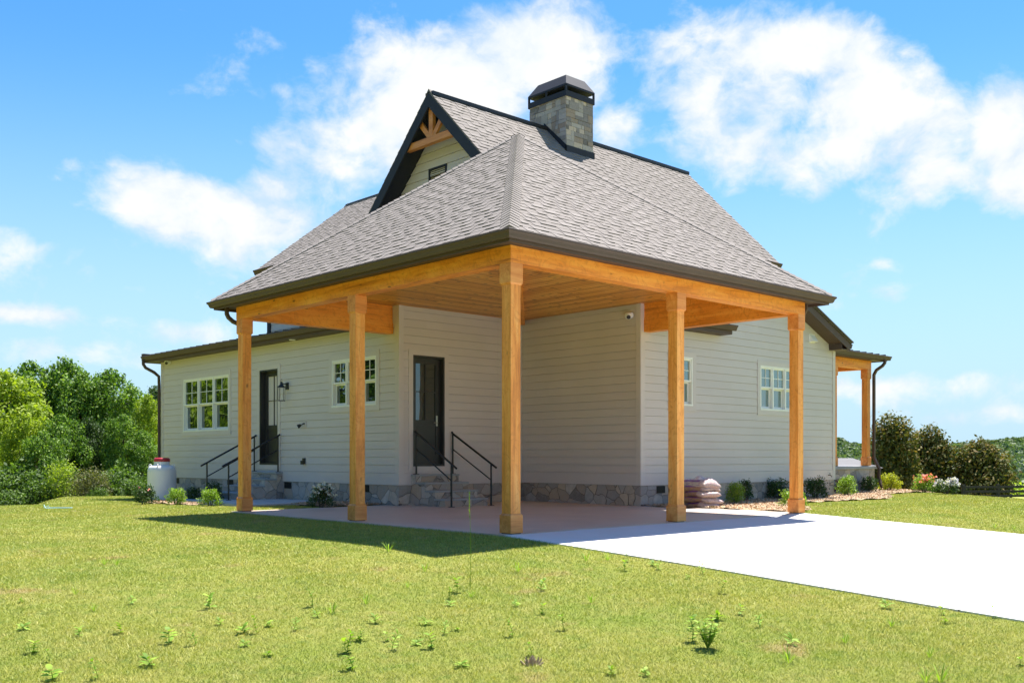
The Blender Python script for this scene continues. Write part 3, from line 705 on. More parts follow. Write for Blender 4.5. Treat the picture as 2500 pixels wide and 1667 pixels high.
# soffit puck light
m=MB(); m.lathe([(0,-.02),(.07,-.02),(.085,0)],(3.5,11.9,4.034),16); m.build('soffit_light',M_CAMW,house,smooth=True)
# downspouts
def spout(pts,name='downspout',r=.04): 
    m=MB(); m.tube(pts,r,4,sq=True) ; return m.build(name,M_BRONZE,house,bevel=.006)
spout([(3.20,20.38,4.1),(3.20,20.38,3.97),(3.26,20.35,3.86),(3.50,20.26,3.72),(3.63,20.22,3.60),(3.64,20.22,3.3),(3.64,20.22,-.15)],r=.055)
spout([(-.12,8.26,4.08),(-.12,8.26,3.95),(-.09,8.25,3.88),(-.01,8.21,3.80),(.08,8.17,3.76)],r=.05)
spout([(7.97,.10,4.08),(7.97,.10,3.96),(7.94,.13,3.88),(7.88,.18,3.80),(7.82,.22,3.77)],r=.045)
# ---- chimney: ashlar stones over a core
ch=MB(); cx0,cx1,cy0,cy1=6.955,7.865,5.645,6.85; ch.box(cx0+.02,cx1-.02,cy0+.02,cy1-.02,7.3,9.42); core=ch.build('chimney',M_MORTAR,house,label='stone clad chimney with black metal cap')
def ashlar(fn_box,L,z0,z1,seed):
    r=random.Random(seed); z=z0
    while z<z1-.02:
        h=min(r.choice([.10,.15,.19,.24]),z1-z); u=0
        while u<L-.001:
            w=min(r.uniform(.08,.34),L-u)
            if L-u-w<.06: w=L-u
            if h>.14 and r.random()<.5 and z+h<z1:
                hh=h*r.uniform(.4,.6); fn_box(u,u+w,z,z+hh,r.uniform(0,.012)); fn_box(u,u+w,z+hh,z+h,r.uniform(0,.012))
            else: fn_box(u,u+w,z,z+h,r.uniform(0,.012))
            u+=w
        z+=h
st=MB(); g=.003
ashlar(lambda a,b,c,d,e: st.box(cx0-e,cx0+.03,cy0+a+g,cy0+b-g,c+g,d-g),cy1-cy0,7.4,9.40,1)
ashlar(lambda a,b,c,d,e: st.box(cx0+a+g+.001,cx0+b-g,cy0-e,cy0+.03,c+g,d-g),cx1-cx0,7.4,9.40,2)
ashlar(lambda a,b,c,d,e: st.box(cx1-.03,cx1+e,cy0+a+g,cy0+b-g,c+g,d-g),cy1-cy0,7.4,9.40,3)
ashlar(lambda a,b,c,d,e: st.box(cx0+a+g,cx0+b-g,cy1-.03,cy1+e,c+g,d-g),cx1-cx0,7.4,9.40,4)
st.build('stone_cladding',M_ASHLAR,core)
fl=MB(); zf=lambda y: zr-abs(y-yr)*.997
for (x0,x1) in ((cx0-.03,cx0-.0135),(cx1+.0135,cx1+.03)):
    fl.add([(x0,cy0-.03,zf(cy0)-.1),(x0,yr,zr-.1),(x0,yr,zr+.10),(x0,cy0-.03,zf(cy0)+.13),(x1,cy0-.03,zf(cy0)-.1),(x1,yr,zr-.1),(x1,yr,zr+.10),(x1,cy0-.03,zf(cy0)+.13)],[(0,1,2,3),(7,6,5,4),(3,2,6,7),(0,3,7,4)])
fl.box(cx0-.03,cx1+.03,cy0-.03,cy0-.0135,zf(cy0)-.1,zf(cy0)+.13); fl.build('flashing',M_DARK,core)
cp=MB(); e=.03
cp.box(cx0-e,cx1+e,cy0-e,cy0-e+.015,9.37,9.50); cp.box(cx0-e,cx1+e,cy1+e-.015,cy1+e,9.37,9.50); cp.box(cx0-e,cx0-e+.015,cy0-e+.015,cy1+e-.015,9.37,9.50); cp.box(cx1+e-.015,cx1+e,cy0-e+.015,cy1+e-.015,9.37,9.50)
for (x,y) in ((cx0-e,cy0-e),(cx1+e-.04,cy0-e),(cx0-e,cy1+e-.04),(cx1+e-.04,cy1+e-.04),(cx0-e,(cy0+cy1)/2)): cp.box(x,x+.04,y,y+.04,9.50,9.62)
cp.box(cx0+.02,cx1-.02,cy0+.02,cy1-.02,9.42,9.46)
a0,a1,b0,b1=cx0-e,cx1+e,cy0-e,cy1+e; i=.17
cp.add([(a0,b0,9.61),(a1,b0,9.61),(a1,b1,9.61),(a0,b1,9.61),(a0,b0,9.655),(a1,b0,9.655),(a1,b1,9.655),(a0,b1,9.655),(a0+i,b0+i,9.93),(a1-i,b0+i,9.93),(a1-i,b1-i,9.93),(a0+i,b1-i,9.93)],
       [(0,3,2,1),(0,1,5,4),(1,2,6,5),(2,3,7,6),(3,0,4,7),(4,5,9,8),(5,6,10,9),(6,7,11,10),(7,4,8,11),(8,9,10,11)])
cp.build('chimney_cap',M_DARK,core)
# ---- carport timber frame
PW=.235; SW=.19; d_=(PW-SW)/2
def post(x,y,z0=0.0,zt=3.83,label=None):
    m=MB(); m.box(x+d_,x+PW-d_,y+d_,y+PW-d_,z0,zt); o=m.build('timber_post',M_POST,house,label=label,bevel=.004)
    def collar(za,zb,ch_top):
        k=MB(); e=d_
        if ch_top: k.add([(x,y,za),(x+PW,y,za),(x+PW,y+PW,za),(x,y+PW,za),(x,y,zb-.025),(x+PW,y,zb-.025),(x+PW,y+PW,zb-.025),(x,y+PW,zb-.025),(x+e-.002,y+e-.002,zb),(x+PW-e+.002,y+e-.002,zb),(x+PW-e+.002,y+PW-e+.002,zb),(x+e-.002,y+PW-e+.002,zb)],[(0,3,2,1),(0,1,5,4),(1,2,6,5),(2,3,7,6),(3,0,4,7),(4,5,9,8),(5,6,10,9),(6,7,11,10),(7,4,8,11),(8,9,10,11)])
        else: k.add([(x+e-.002,y+e-.002,za),(x+PW-e+.002,y+e-.002,za),(x+PW-e+.002,y+PW-e+.002,za),(x+e-.002,y+PW-e+.002,za),(x,y,za+.025),(x+PW,y,za+.025),(x+PW,y+PW,za+.025),(x,y+PW,za+.025),(x,y,zb),(x+PW,y,zb),(x+PW,y+PW,zb),(x,y+PW,zb)],[(0,3,2,1),(0,1,5,4),(1,2,6,5),(2,3,7,6),(3,0,4,7),(4,5,9,8),(5,6,10,9),(6,7,11,10),(7,4,8,11),(8,9,10,11)])
        return k
    collar(z0+.012,z0+.285,True).build('post_base',M_BASE,o); collar(zt-.305,zt-.002,False).build('post_cap',M_CAP,o)
    k=MB(); k.box(x+.02,x+PW-.02,y+.02,y+PW-.02,z0,z0+.014); k.build('post_foot',M_BLACK,o)
    return o
post(0,0,label='front corner carport post'); post(0,3.87,label='middle post of the left carport side'); post(0,7.85,label='last post of the left carport side'); post(3.78,0,label='middle post of the right carport side'); post(7.53,0,label='last post of the right carport side')
BT=.235
m=MB(); m.box(0,BX1,0,BT,3.83,4.07); m.box(.03,BX1-.03,.035,BT-.001,4.07,4.46); m.build('carport_beam',M_WOODX,house,bevel=.004)
m=MB(); m.box(-.002,BT-.001,BT+.0,BY1,3.83,4.07); m.box(.035,BT-.002,BT,BY1-.03,4.07,4.46); m.box(-.002,.0-.0005,0,BT,3.831,4.069); m.build('carport_beam',M_WOODY,house,bevel=.003)
m=MB(); m.box(BT,3.70,7.855,8.088,3.832,4.10); m.box(BT,3.70,7.865,8.06,4.10,4.46); m.build('carport_beam',M_WOODX,house)
m=MB(); m.box(7.535,7.768,BT,3.85,3.832,4.10); m.box(7.545,7.74,BT,3.85,4.10,4.46); m.build('carport_beam',M_WOODY,house)
dg=MB(); q=Vector((7.45-.2,7.65-.2,0)); p=Vector((.2,.2,0)); dd=(q-p).normalized(); nn=Vector((-dd.y,dd.x,0))*.085
V=[]
for z in (4.31,4.455):
    for c in (p+nn,p-nn,q-nn,q+nn): V.append((c.x,c.y,z))
dg.add(V,[(0,3,2,1),(4,5,6,7),(0,1,5,4),(1,2,6,5),(2,3,7,6),(3,0,4,7)]); dg.build('ceiling_beam',M_WOODX,house)
cm=MB(); z0,z1=4.452,4.475
cm.add([(.2,.2,z0),(7.5,7.695,z0),(3.6,7.9,z0),(.2,7.9,z0)],[(0,3,2,1)],0)
cm.add([(.2,.2,z0),(7.6,.2,z0),(7.6,3.9,z0),(7.5,7.695,z0)],[(0,3,2,1)],1)
cm.box(.19,7.62,.19,8.0,z1-.01,z1,0)
cm.build('carport_ceiling',[M_CEILX,M_CEILY],house)
# ---- right hand porch
PX,PY=19.99,5.07
m=MB(); m.box(15.76,20.30,5.0,11.0,-.9,.70); pb=m.build('porch_base',M_STONE,house)
m=MB(); m.box(15.76,20.36,4.94,11.0,.70,.79); m.build('porch_slab',M_TREAD,pb,bevel=.008)
post(PX,PY,.79,3.83,'front porch post'); post(17.93,PY,.79,3.83,'porch post half hidden by the house corner')
m=MB(); m.box(15.76,PX+PW,PY,PY+PW,3.83,4.10); m.build('porch_beam',M_WOODX,house); m=MB(); m.box(PX,PX+PW,PY+PW,11,3.83,4.10); m.build('porch_beam',M_WOODY,house)
m=MB(); m.box(15.76,PX,PY+PW,11,4.08,4.10); m.build('porch_ceiling',M_CEILX,house)
m=MB(); m.box(15.76,20.55,4.74,11,4.105,4.13); m.box(15.76,20.57,4.72,4.74,4.08,4.24); m.box(20.55,20.57,4.74,11,4.08,4.24)
m.build('porch_soffit',M_BRONZE,house)
m=MB(); m.add([(15.76,4.70,4.26),(20.62,4.70,4.26),(20.62,11,4.26),(15.76,11,4.9),(15.76,8,4.8),(18,8,4.7)],[(0,1,5,4),(1,2,3,4,5)]); pr=m.build('porch_roof',M_METALROOF,house)
m=MB()
for q in range(12):
    x=15.9+q*.41; zt=4.26+min((20.62-x)/2.62,1)*.44; m.add([(x,4.69,4.26),(x+.02,4.69,4.26),(x+.02,4.69,4.295),(x,4.69,4.295),(x,7.9,zt),(x+.02,7.9,zt),(x+.02,7.9,zt+.035),(x,7.9,zt+.035)],[(0,1,2,3),(3,2,6,7),(1,5,6,2),(0,3,7,4)])
m.build('roof_seam',M_METALROOF,pr)
gutter('porch_gutter',Wall((0,4.72,0),(1,0,0),(0,-1,0)),15.76,20.68,4.24,.001); gutter('porch_gutter',Wall((20.57,0,0),(0,1,0),(1,0,0)),4.72,11,4.24,.001)
spout([(20.30,4.66,4.12),(20.30,4.66,4.02),(20.27,4.72,3.93),(20.22,4.90,3.80),(20.22,4.98,3.66),(20.22,4.98,1.05),(20.26,4.90,.85),(20.30,4.84,.70),(20.28,4.84,.4),(20.20,4.7,.12)],r=.055)
# ------------------------------------------------------------------ fixtures (things of their own)
t=thing('wall_lantern','black metal lantern on the wall right of the left door','wall lamp',(3.66,12.45,2.9))
m=MB(); m.box(-.0,.025,-.06,.06,-.09,.09); m.tube([(0,0,.04),(-.13,0,.06)],.014,8); m.build('wall_plate',M_BLACK,t)
m=MB(); m.lathe([(.0,.08),(.03,.075),(.045,.0),(.115,-.06),(.115,-.075),(.0,-.075)],(-.15,0,.03),4)
m.lathe([(.0,-.42),(.105,-.42),(.105,-.40),(.0,-.40)],(-.15,0,.03),4)
for a in range(4):
    an=a*PI/2; m.tube([(-.15+.1*math.cos(an),.1*math.sin(an),-.05),(-.15+.1*math.cos(an),.1*math.sin(an),-.38)],.006,6)
m.tube([(-.15,.0+.03*math.cos(x),.14+.035*math.sin(x)) for x in [i*PI/6 for i in range(13)]],.004,6)
m.build('lantern_frame',M_BLACK,t); m=MB(); m.tube([(-.15,0,-.38),(-.15,0,-.22)],.012,8); m.build('candle_tube',M_CAMW,t)
t=thing('spot_light','black swivel spot light on the left wall between door and short window','spot light',(3.68,11.6,1.9))
m=MB(); m.box(-.01,.012,-.07,.07,-.07,.07); m.build('mount_plate',M_TRIM,t)
m=MB(); m.lathe([(0,.0),(.03,.0),(.035,.03)],(-.02,0,0),10); m.tube([(-.01,.0,.02),(-.06,.04,-.01),(-.09,.06,-.03)],.012,8); m.tube([(-.08,.05,-.02),(-.14,.10,-.06)],[.03,.055],12); m.build('lamp_head',M_BLACK,t,smooth=True)
t=thing('outlet_box','black weatherproof outlet box low on the left wall','outlet',(3.68,11.62,.96))
m=MB(); m.box(-.03,.01,-.05,.06,-.06,.09); m.box(-.075,-.03,-.045,.075,-.07,.03); m.build('cover',M_BLACK,t,bevel=.008)
def cam(name,label,W,u,z,sc=1,flip=1):
    p=W.p(u,z,.025); t=thing('security_camera',label,'camera',p)
    N=W.N; U=W.U
    m=MB(); a=Vector((0,0,0)); b=N*.05; m.tube([a,b],[.05*sc,.045*sc],16); m.build('mount',M_CAMW,t,smooth=True)
    m=MB(); c=N*.09+Vector((0,0,-.02)); r=.055*sc
    bmx=bmesh.new(); bmesh.ops.create_uvsphere(bmx,u_segments=16,v_segments=10,radius=r)
    me=bpy.data.meshes.new('housing'); bmx.to_mesh(me); bmx.free(); me.materials.append(M_CAMW); o=bpy.data.objects.new('housing',me); link(o); o.parent=t; o.location=c; me.polygons.foreach_set('use_smooth',[True]*len(me.polygons))
    m=MB(); f=c+(N*.6-U*.6*flip+Vector((0,0,-.5))).normalized()*r*.75; g_=c+(N*.6-U*.6*flip+Vector((0,0,-.5))).normalized()*r*1.08; m.tube([f,g_],r*.55,14); m.build('lens',M_BLACK,t)
cam('c','round white security camera on the shaded carport wall',WC,4.10,4.22,1.5)
cam('c','small white security camera under the far left eave',WA,19.5,4.02,1.5)
t=thing('dryer_vent','white hooded exhaust vent high under the right gable rake','vent',WD.p(14.57,4.24,.015))
m=MB(); m.box(-.14,.14,-.004,.012,-.10,.13); m.add([(-.12,-.005,.11),(.12,-.005,.11),(.12,-.12,-.07),(-.12,-.12,-.07),(-.12,-.005,-.09),(.12,-.005,-.09)],[(0,1,2,3),(0,3,4),(1,5,2),(3,2,5,4)]); m.build('hood',M_WHITE,t)
t=thing('hose_tap','small brass garden tap on the wall above the right stone corner','tap',WD.p(15.40,.58,.016))
m=MB(); m.tube([(0,0,0),(0,-.08,0),(0,-.11,-.05)],.012,8); m.tube([(0,-.06,.0),(0,-.06,.05)],.006,6); m.tube([(-.03,-.06,.05),(.03,-.06,.05)],.008,6); m.build('body',mat('brass',(.12,.09,.05),.4,.8),t)
# ------------------------------------------------------------------ propane tank
M_TANK=mat('tank_paint',rough=.35,fn=painted((.72,.72,.72),.03,.35,8,.002)); M_TRED=mat('tank_red',rough=.4,fn=painted((.42,.02,.025),.1))
t=thing('propane_tank','white upright propane tank with a red lid at the left house corner','gas tank',(1.90,16.0,-.15))
m=MB(); r=.375; m.lathe([(.0,.0),(r,.0),(r,.06),(r,.82),(r*.985,.88),(r*.93,.94),(r*.82,.985),(r*.62,1.005),(0,1.01)],n=40); m.build('tank_body',M_TANK,t,smooth=True)
m=MB(); m.lathe([(.20,.99),(.205,1.0),(.205,1.14),(.20,1.145)],n=28); m.build('collar',M_TANK,t,smooth=True)
m=MB(); m.lathe([(.212,1.10),(.215,1.14),(.205,1.18),(.17,1.205),(0,1.21)],n=28); m.build('lid',M_TRED,t,smooth=True)
m=MB()
for a in (YAW-PI/2,YAW+PI/2,YAW,YAW+PI):
    c=(.32*math.cos(a),.32*math.sin(a),.965); m=MB(); m.tube([(c[0]+.035*math.cos(k)*math.cos(a),c[1]+.035*math.cos(k)*math.sin(a),c[2]+.04*math.sin(k)+.02) for k in [i*PI/5 for i in range(11)]],.011,8); m.build('lifting_lug',M_TANK,t,smooth=True)
# ------------------------------------------------------------------ soil bags
def bag_fn(top,side,pur):
    def fn(t,o,b):
        s=t.sep(o); n=t.noise(o,4,3,.6); up=t.new('ShaderNodeNewGeometry').outputs['Normal']; nz=t.sep(up)[2]
        z=t.math('ADD',s[2],t.math('MULTIPLY',t.math('SUBTRACT',n,.5),.02))
        col=t.mix(t.mrange(z,.01,.035,0,1),side,pur); col=t.mix(t.mrange(z,.045,.06,0,1),col,top)
        x=t.math('ABSOLUTE',s[0]); col=t.mix(t.mrange(t.math('ADD',s[0],t.math('MULTIPLY',n,.08)),.27,.30),col,(.56,.44,.38)); col=t.mix(t.mrange(t.noise(t.map(o,(5,12,30)),2,3,.7),.50,.62,0,.5),col,pur)
        p=t.noise(t.map(o,(30,60,1)),1,3,.8); inb=t.math('MULTIPLY',t.mrange(x,.12,.13,1,0),t.mrange(t.math('ABSOLUTE',s[1]),.05,.06,1,0))
        col=t.mix(t.math('MULTIPLY',inb,t.mrange(p,.5,.6,0,.7)),col,(.30,.36,.30))
        return {'Base Color':col,'Normal':t.bump(t.noise(o,14,4,.6),.03,1)}
    return fn
MBG=[mat('bag_film_%d'%i,rough=.4,fn=bag_fn(tc,(.44,.26,.15) if i<4 else (.62,.52,.45),(.20,.06,.30))) for i,tc in enumerate([(.42,.24,.16),(.55,.40,.33),(.50,.34,.28),(.60,.46,.40),(.84,.80,.77)])]
def bag(i,z,rz,label,m_):
    bm=bmesh.new(); nx,ny=25,17; L,Wd,H=.40+.03*(i%3),.285+.02*(i%2),.086
    g={}
    for side in (1,-1):
        for a in range(nx):
            for b in range(ny):
                u=a/(nx-1)*2-1; v=b/(ny-1)*2-1
                e=(1-abs(u)**3.2)*(1-abs(v)**3.2); h=H*max(e,0)**.5
                wr=.018*math.sin(7*u+4*v+i*2)+.014*math.sin(15*v-6*u+2*i)+.012*math.sin(21*u+3*v*v+i); edge=max(abs(u),abs(v))
                x=L*u*(1-.05*abs(v)**4); y=Wd*v*(1-.08*abs(u)**4)
                sag=-.05*abs(u)**3-.02*v*v+.012*math.sin(3*u+2.5*v+1.7*i)
                if edge>.999 and side==-1: continue
                g[(side,a,b)]=bm.verts.new((x,y,side*h+wr*(e if side>0 else e*.4)+sag+.012*math.sin(13*u+i)*(edge>.9)))
    G_=lambda s,a,b: g.get((s,a,b),g[(1,a,b)])
    for side in (1,-1):
        for a in range(nx-1):
            for b in range(ny-1):
                q=[G_(side,a,b),G_(side,a+1,b),G_(side,a+1,b+1),G_(side,a,b+1)]
                if side<0: q=q[::-1]
                try: bm.faces.new(q)
                except ValueError: pass
    me=bpy.data.meshes.new('soil_bag'); bm.to_mesh(me); bm.free(); me.materials.append(m_); me.polygons.foreach_set('use_smooth',[True]*len(me.polygons))
    o=bpy.data.objects.new('soil_bag',me); link(o); o.location=(8.22+random.uniform(-.04,.04),2.80+random.uniform(-.05,.05),z); o.rotation_euler=(random.uniform(-.06,.06),random.uniform(-.08,.08),-PI/2+rz*1.5); o.scale=(1,1.0,1.0 if i<4 else 1.25)
    tag(o,label,'bag','bags of soil stacked by the carport')
lab=['purple and tan soil bag at the bottom of the stack','brown soil bag second from the bottom of the stack','crumpled brown soil bag in the middle of the stack','pale ended soil bag second from the top of the stack','white topped soil bag lying highest on the stack']
for i in range(5): bag(i,.05+i*.118,.0+[-.1,.12,-.05,.15,.05][i]-.15,lab[i],MBG[i])
# ------------------------------------------------------------------ foliage
def leaf_quads(C, N, size, aspect=.55, fold=True, r=rng):
    """C centres (n,3), N preferred normals -> vertices, faces of small pointed leaves"""
    n=len(C); rnd=r.normal(size=(n,3)); nn=N*.9+rnd*.75; nn/=np.linalg.norm(nn,axis=1)[:,None]+1e-9
    a=np.cross(nn,r.normal(size=(n,3))); a/=np.linalg.norm(a,axis=1)[:,None]+1e-9; b=np.cross(nn,a)
    s=size*(.65+.7*r.random(n))[:,None]
    v=np.stack([C-a*s*.5, C+b*s*aspect*.5+a*s*.05, C+a*s*.5, C-b*s*aspect*.5+a*s*.05],1).reshape(-1,3)
    f=np.arange(4*n).reshape(-1,4); return v,f
def clump_cloud(clumps, per, size, aspect=.55, r=rng, fill=.35):
    Cs=[];Ns=[]
    for (c,rad) in clumps:
        k=int(per*(rad[0]*rad[1]+rad[0]*rad[2])/2) if hasattr(rad,'__len__') else int(per*rad*rad)
        rad=np.array(rad if hasattr(rad,'__len__') else (rad,)*3)
        d=r.normal(size=(k,3)); d/=np.linalg.norm(d,axis=1)[:,None]; q=(1-fill*r.random(k)**1.2)[:,None]*(1+.16*r.normal(size=(k,1))+.35*(r.random((k,1))<.05))
        Cs.append(np.array(c)+d*q*rad); Ns.append(d*.8+np.array([0,0,.5]))
    return leaf_quads(np.concatenate(Cs),np.concatenate(Ns),size,aspect,r=r)
def trunk_mesh(pts_list):
    m=MB()
    for pts,rs in pts_list: m.tube(pts,rs,7)
    return m
def make_tree(name,label,h,w,leafmat,seed,leaf=.25,per=400,nclump=46,shape='oval',base=.12,group=None,cr=(.55,1.05)):
    r=np.random.default_rng(seed); t=thing(name,label,'tree',group=group)
    cl=[]; limbs=[]; tp=[(0,0,-.3)]
    for i in range(1,7): tp.append((r.normal()*.05*i,r.normal()*.05*i,h*.9*i/6))
    limbs.append((tp,[.028*h*(1-.14*i) *.55 for i in range(7)]))
    for i in range(nclump):
        f=base+(1-base)*(i+.5)/nclump; z=h*f
        if shape=='oval': env=math.sin(min(1,(f-base)/(1-base)*.86+.16)*PI)**.5
        elif shape=='cone': env=(1-f)**.75*1.15+.08
        else: env=1.0 if f<.8 else (1-f)/.2
        a=i*2.4+r.normal()*.4; rr=w*.5*env*(.35+.6*math.sqrt(r.random()))
        x,y=rr*math.cos(a),rr*math.sin(a); rad=r.uniform(*cr)*(.6+.5*env)*h/9
        cl.append(((x,y,z),(rad*1.1,rad*1.1,rad*.8)))
        if i%3==0:
            z0=max(.15*h,z-.5*rr-.3); limbs.append(([(0,0,z0),(x*.5,y*.5,z0+.55*(z-z0)),(x*.9,y*.9,z)],[.010*h*.6,.007*h*.6,.003*h]))
    v,f=clump_cloud(cl,per,leaf,r=r)
    trunk_mesh(limbs).build('trunk',M_BARK,t,smooth=True)
    mesh_np('crown',v,f,leafmat,t); return t
def dup(root,loc,rz=0,scale=None,label=None,group=None,mat_=None):
    n=root.copy(); COL.objects.link(n); n.location=loc; n.rotation_euler=(0,0,rz)
    if scale is not None: n.scale=(scale,)*3 if not hasattr(scale,'__len__') else scale
    if label: n['label']=label
    if group: n['group']=group
    for c in list(root.children):
        d=c.copy(); COL.objects.link(d); d.parent=n
        if mat_ and c.name.startswith(('crown','foliage')):
            d.data=c.data.copy(); d.data.materials.clear(); d.data.materials.append(mat_)
    return n
def put(t,loc,rz=0,scale=None,label=None):
    t.location=loc; t.rotation_euler=(0,0,rz)
    if scale is not None: t.scale=(scale,)*3 if not hasattr(scale,'__len__') else scale
    if label: t['label']=label
WOODG='trees of the wood beyond the lawn'
T1=make_tree('broadleaf_tree','x',9,6.4,L_MID,1,nclump=60,group=WOODG); T2=make_tree('broadleaf_tree','x',9,5.6,L_MID,2,nclump=52,group=WOODG,base=.2)
T3=make_tree('yellow_green_tree','x',9,5.8,L_YEL,3,nclump=54,group=WOODG); T4=make_tree('dark_tree','x',9,5.5,L_DARK,4,group=WOODG)
used=set()
def ptree(src,px,ytop,s,label,wsc=1.0,rz=None,base_drop=.3):
    x,y=at(px,s); z=float(hz(x,y))-base_drop; top=1.1+(HY-ytop)/FPX*s; sc=(top-z)/9.25
    a=random.uniform(0,6.28) if rz is None else rz; scl=(sc*wsc,sc*wsc,sc)
    if src.name in used: return dup(src,(x,y,z),a,scl,label)
    used.add(src.name); put(src,(x,y,z),a,scl,label)
BACK='leafy tree in the dense back of the wood left of the house'
ptree(T3,8,905,44,'yellow green tree at the far left end of the wood')
ptree(T1,75,880,50,'tall dark leaved tree left of the gap in the wood',.75)
ptree(T2,158,874,50,'tallest loose crowned tree right of the gap in the wood',.8)
ptree(T1,205,905,49,'round bushy tree beside the tallest tree in the wood',.75)
ptree(T2,272,902,50,'tall narrow tree second from the house in the wood',.95)
ptree(T3,362,962,44,'bright yellow green tree right beside the house downspout',.62)
ptree(T4,378,945,58,'dark green tree showing behind the bright one beside the house',.8)
for px,yt,s,sr,w in [(-40,930,48,T1,.9),(35,985,56,T4,.9),(118,985,55,T4,.8),(235,960,57,T4,.9),(325,975,55,T1,.8),(300,1010,43,T1,.7),(150,1010,42,T1,.75),(60,1010,41,T3,.7),(220,1020,43,T4,.7),(345,1050,41,T2,.8),(105,1050,40,T1,.8),(-90,950,46,T3,.9),(420,985,60,T1,.8)]:
    o=ptree(sr,px,yt,s,BACK,w); 
# dark understory in front of the trunks, one shrub each
def make_bush(name,label,cat,w,h,leafmat,seed,leaf=.05,per=2600,n=16,stems=True,group=None,parts=None,fill=.5,tall=False):
    r=np.random.default_rng(seed); t=thing(name,label,cat,group=group); cl=[]; n=int(n*1.5); leaf*=1.0; per*=1.0; w*=1.0; h*=1.0
    for i in range(n):
        a=i*2.4+r.normal()*.3; f=(i+.5)/n; rr=w*.5*(.25+.6*math.sqrt(r.random()))*(1-.45*f); z=h*(.22+.62*f)
        rad=(.16+.10*r.random())*min(w,h)*1.05; cl.append(((rr*math.cos(a),rr*math.sin(a),z),(rad,rad,rad*.85)))
    v,f=clump_cloud(cl,per,leaf,r=r,fill=fill); v[:,2]=np.maximum(v[:,2],.01)
    o=mesh_np('foliage',v,f,leafmat,t)
    if stems:
        m=MB()
        for i in range(7):
            a=i*.9; m.tube([(.02*math.cos(a),.02*math.sin(a),-.05),(w*.12*math.cos(a),w*.12*math.sin(a),h*.35),(w*.26*math.cos(a),w*.26*math.sin(a),h*.7)],[.012,.009,.004],5)
        m.build('stems',M_BARK,t)
    if parts:
        pm,pn,ps,name2=parts; C=[];N=[]
        for i in range(pn):
            c,rad=cl[r.integers(len(cl)//3,len(cl))]; d=r.normal(size=3); d[2]=abs(d[2])+.2; d/=np.linalg.norm(d)
            ctr=np.array(c)+d*np.array(rad)*1.08
            for q in range(9):
                off=r.normal(size=3)*ps*.45; C.append(ctr+off); N.append(d)
        v,f=leaf_quads(np.array(C),np.array(N),ps,.9,r=r); mesh_np(name2,v,f,pm,t)
    return t
L_UNDER=leaf_mat('leaf_undergrowth_shaded',[(.04,.08,.018),(.08,.15,.025),(.17,.27,.04)])  # dark tones carry the shade under the trees, pale ones the light flecks
UB=make_bush('undergrowth_shrub','x','shrub',2.8,2.2,L_UNDER,21,.15,420,26,group='shrubs at the foot of the wood')
for i,(px,yt,s) in enumerate([(15,1150,38),(60,1120,39),(95,1165,37),(130,1130,38.5),(185,1160,38),(262,1150,38),(300,1130,39),(330,1165,37),(385,1160,40),(-40,1130,39),(-95,1130,39),(240,1185,36),(20,1190,36),(350,1190,36)]):
    x,y=at(px,s); z=float(hz(x,y))-.1; sc=(1.1+(HY-yt)/FPX*s-z)/2.3; lb='dark green shrub at the shaded foot of the wood'
    if i==0: put(UB,(x,y,z),0,sc,lb)
    else: dup(UB,(x,y,z),random.random()*6,sc,lb)
ox,oy=at(222,36.5); oz=float(hz(ox,oy)); t=make_bush('olive_shrub','olive brown rounded bush at the lawn edge before the wood','shrub',2.0,1.9,L_BROWN,22,.09,700,20); put(t,(ox,oy,oz-.1),0,.85)
ox,oy=at(150,37); oz=float(hz(ox,oy)); t=make_bush('young_shrub','bright green young bush with a pointed top before the wood','shrub',1.3,2.3,L_YEL,23,.09,700,20); put(t,(ox,oy,oz-.1),0,.95)
# trees outside the frame that the windows mirror
for i in range(12):
    a=1.75+i*.135; d=46+5*math.sin(i*2.1); x,y=3+d*math.cos(a),12+d*math.sin(a)
    src=[T1,T2,T3,T1,T4][i%5]; dup(src,(x,y,float(hz(x,y))-.6),i*1.3,1.75+.15*math.sin(i*1.7),'leafy tree beyond the left edge of the picture, mirrored in the windows')
# garden shrubs: (kind,px,ybottom depth z)
def gp(px,py,z=0.0):
    dd=FPX*(CAM[2]-z)/(py-HY); return at(px,dd)
def plant(t,x,y,scale=1,rz=0,dz_=-.02): put(t,(x,y,float(hz(x,y))+dz_),rz,scale)
def bush_at(kind,label,cat,px0,px1,ytop,dist,lm,seed,leaf=.04,per=6000,n=16,parts=None):
    w=(px1-px0)/FPX*dist; x,y=at((px0+px1)/2,dist); z=float(hz(x,y)); h=1.1+(HY-ytop)/FPX*dist-z
    t=make_bush(kind,label,cat,w,h,lm,seed,leaf,per,n,parts=parts); put(t,(x,y,z-.02))
bush_at('boxwood_shrub','rounded light green shrub right of the propane tank','shrub',402,460,1187,24.2,L_BOX,31,.038,8000)
bush_at('boxwood_shrub','rounded light green shrub left of the last left carport post','shrub',484,542,1187,23.2,L_BOX,32,.038,8000)
bush_at('dark_shrub','low dark shrub between the two light green ones','shrub',452,495,1184,25.6,L_SHADE,33,.04,6000)
bush_at('dark_shrub','dark shrub at the foot of the left handrail','shrub',498,545,1170,25.2,L_SHADE,34,.04,6000)
bush_at('rose_bush','dark rose bush with a pink bloom left of the propane tank','rose bush',316,388,1180,24.6,L_SHADE,35,.05,5000,parts=(P_ROSE,2,.035,'blossoms'))
bush_at('white_flowering_bush','dark bush with white blossoms between the two left carport posts','flower bush',750,820,1180,21.6,L_SHADE,36,.035,8000,parts=(P_WHITE,70,.048,'blossoms'))
bush_at('ball_shrub','bright green ball shaped shrub right of the soil bags','shrub',1768,1822,1170,22.6,L_BOX,37,.032,9500)
bush_at('dark_shrub','dark shrub behind the bright ball shaped one','shrub',1800,1842,1160,24.0,L_SHADE,38,.04,6000)
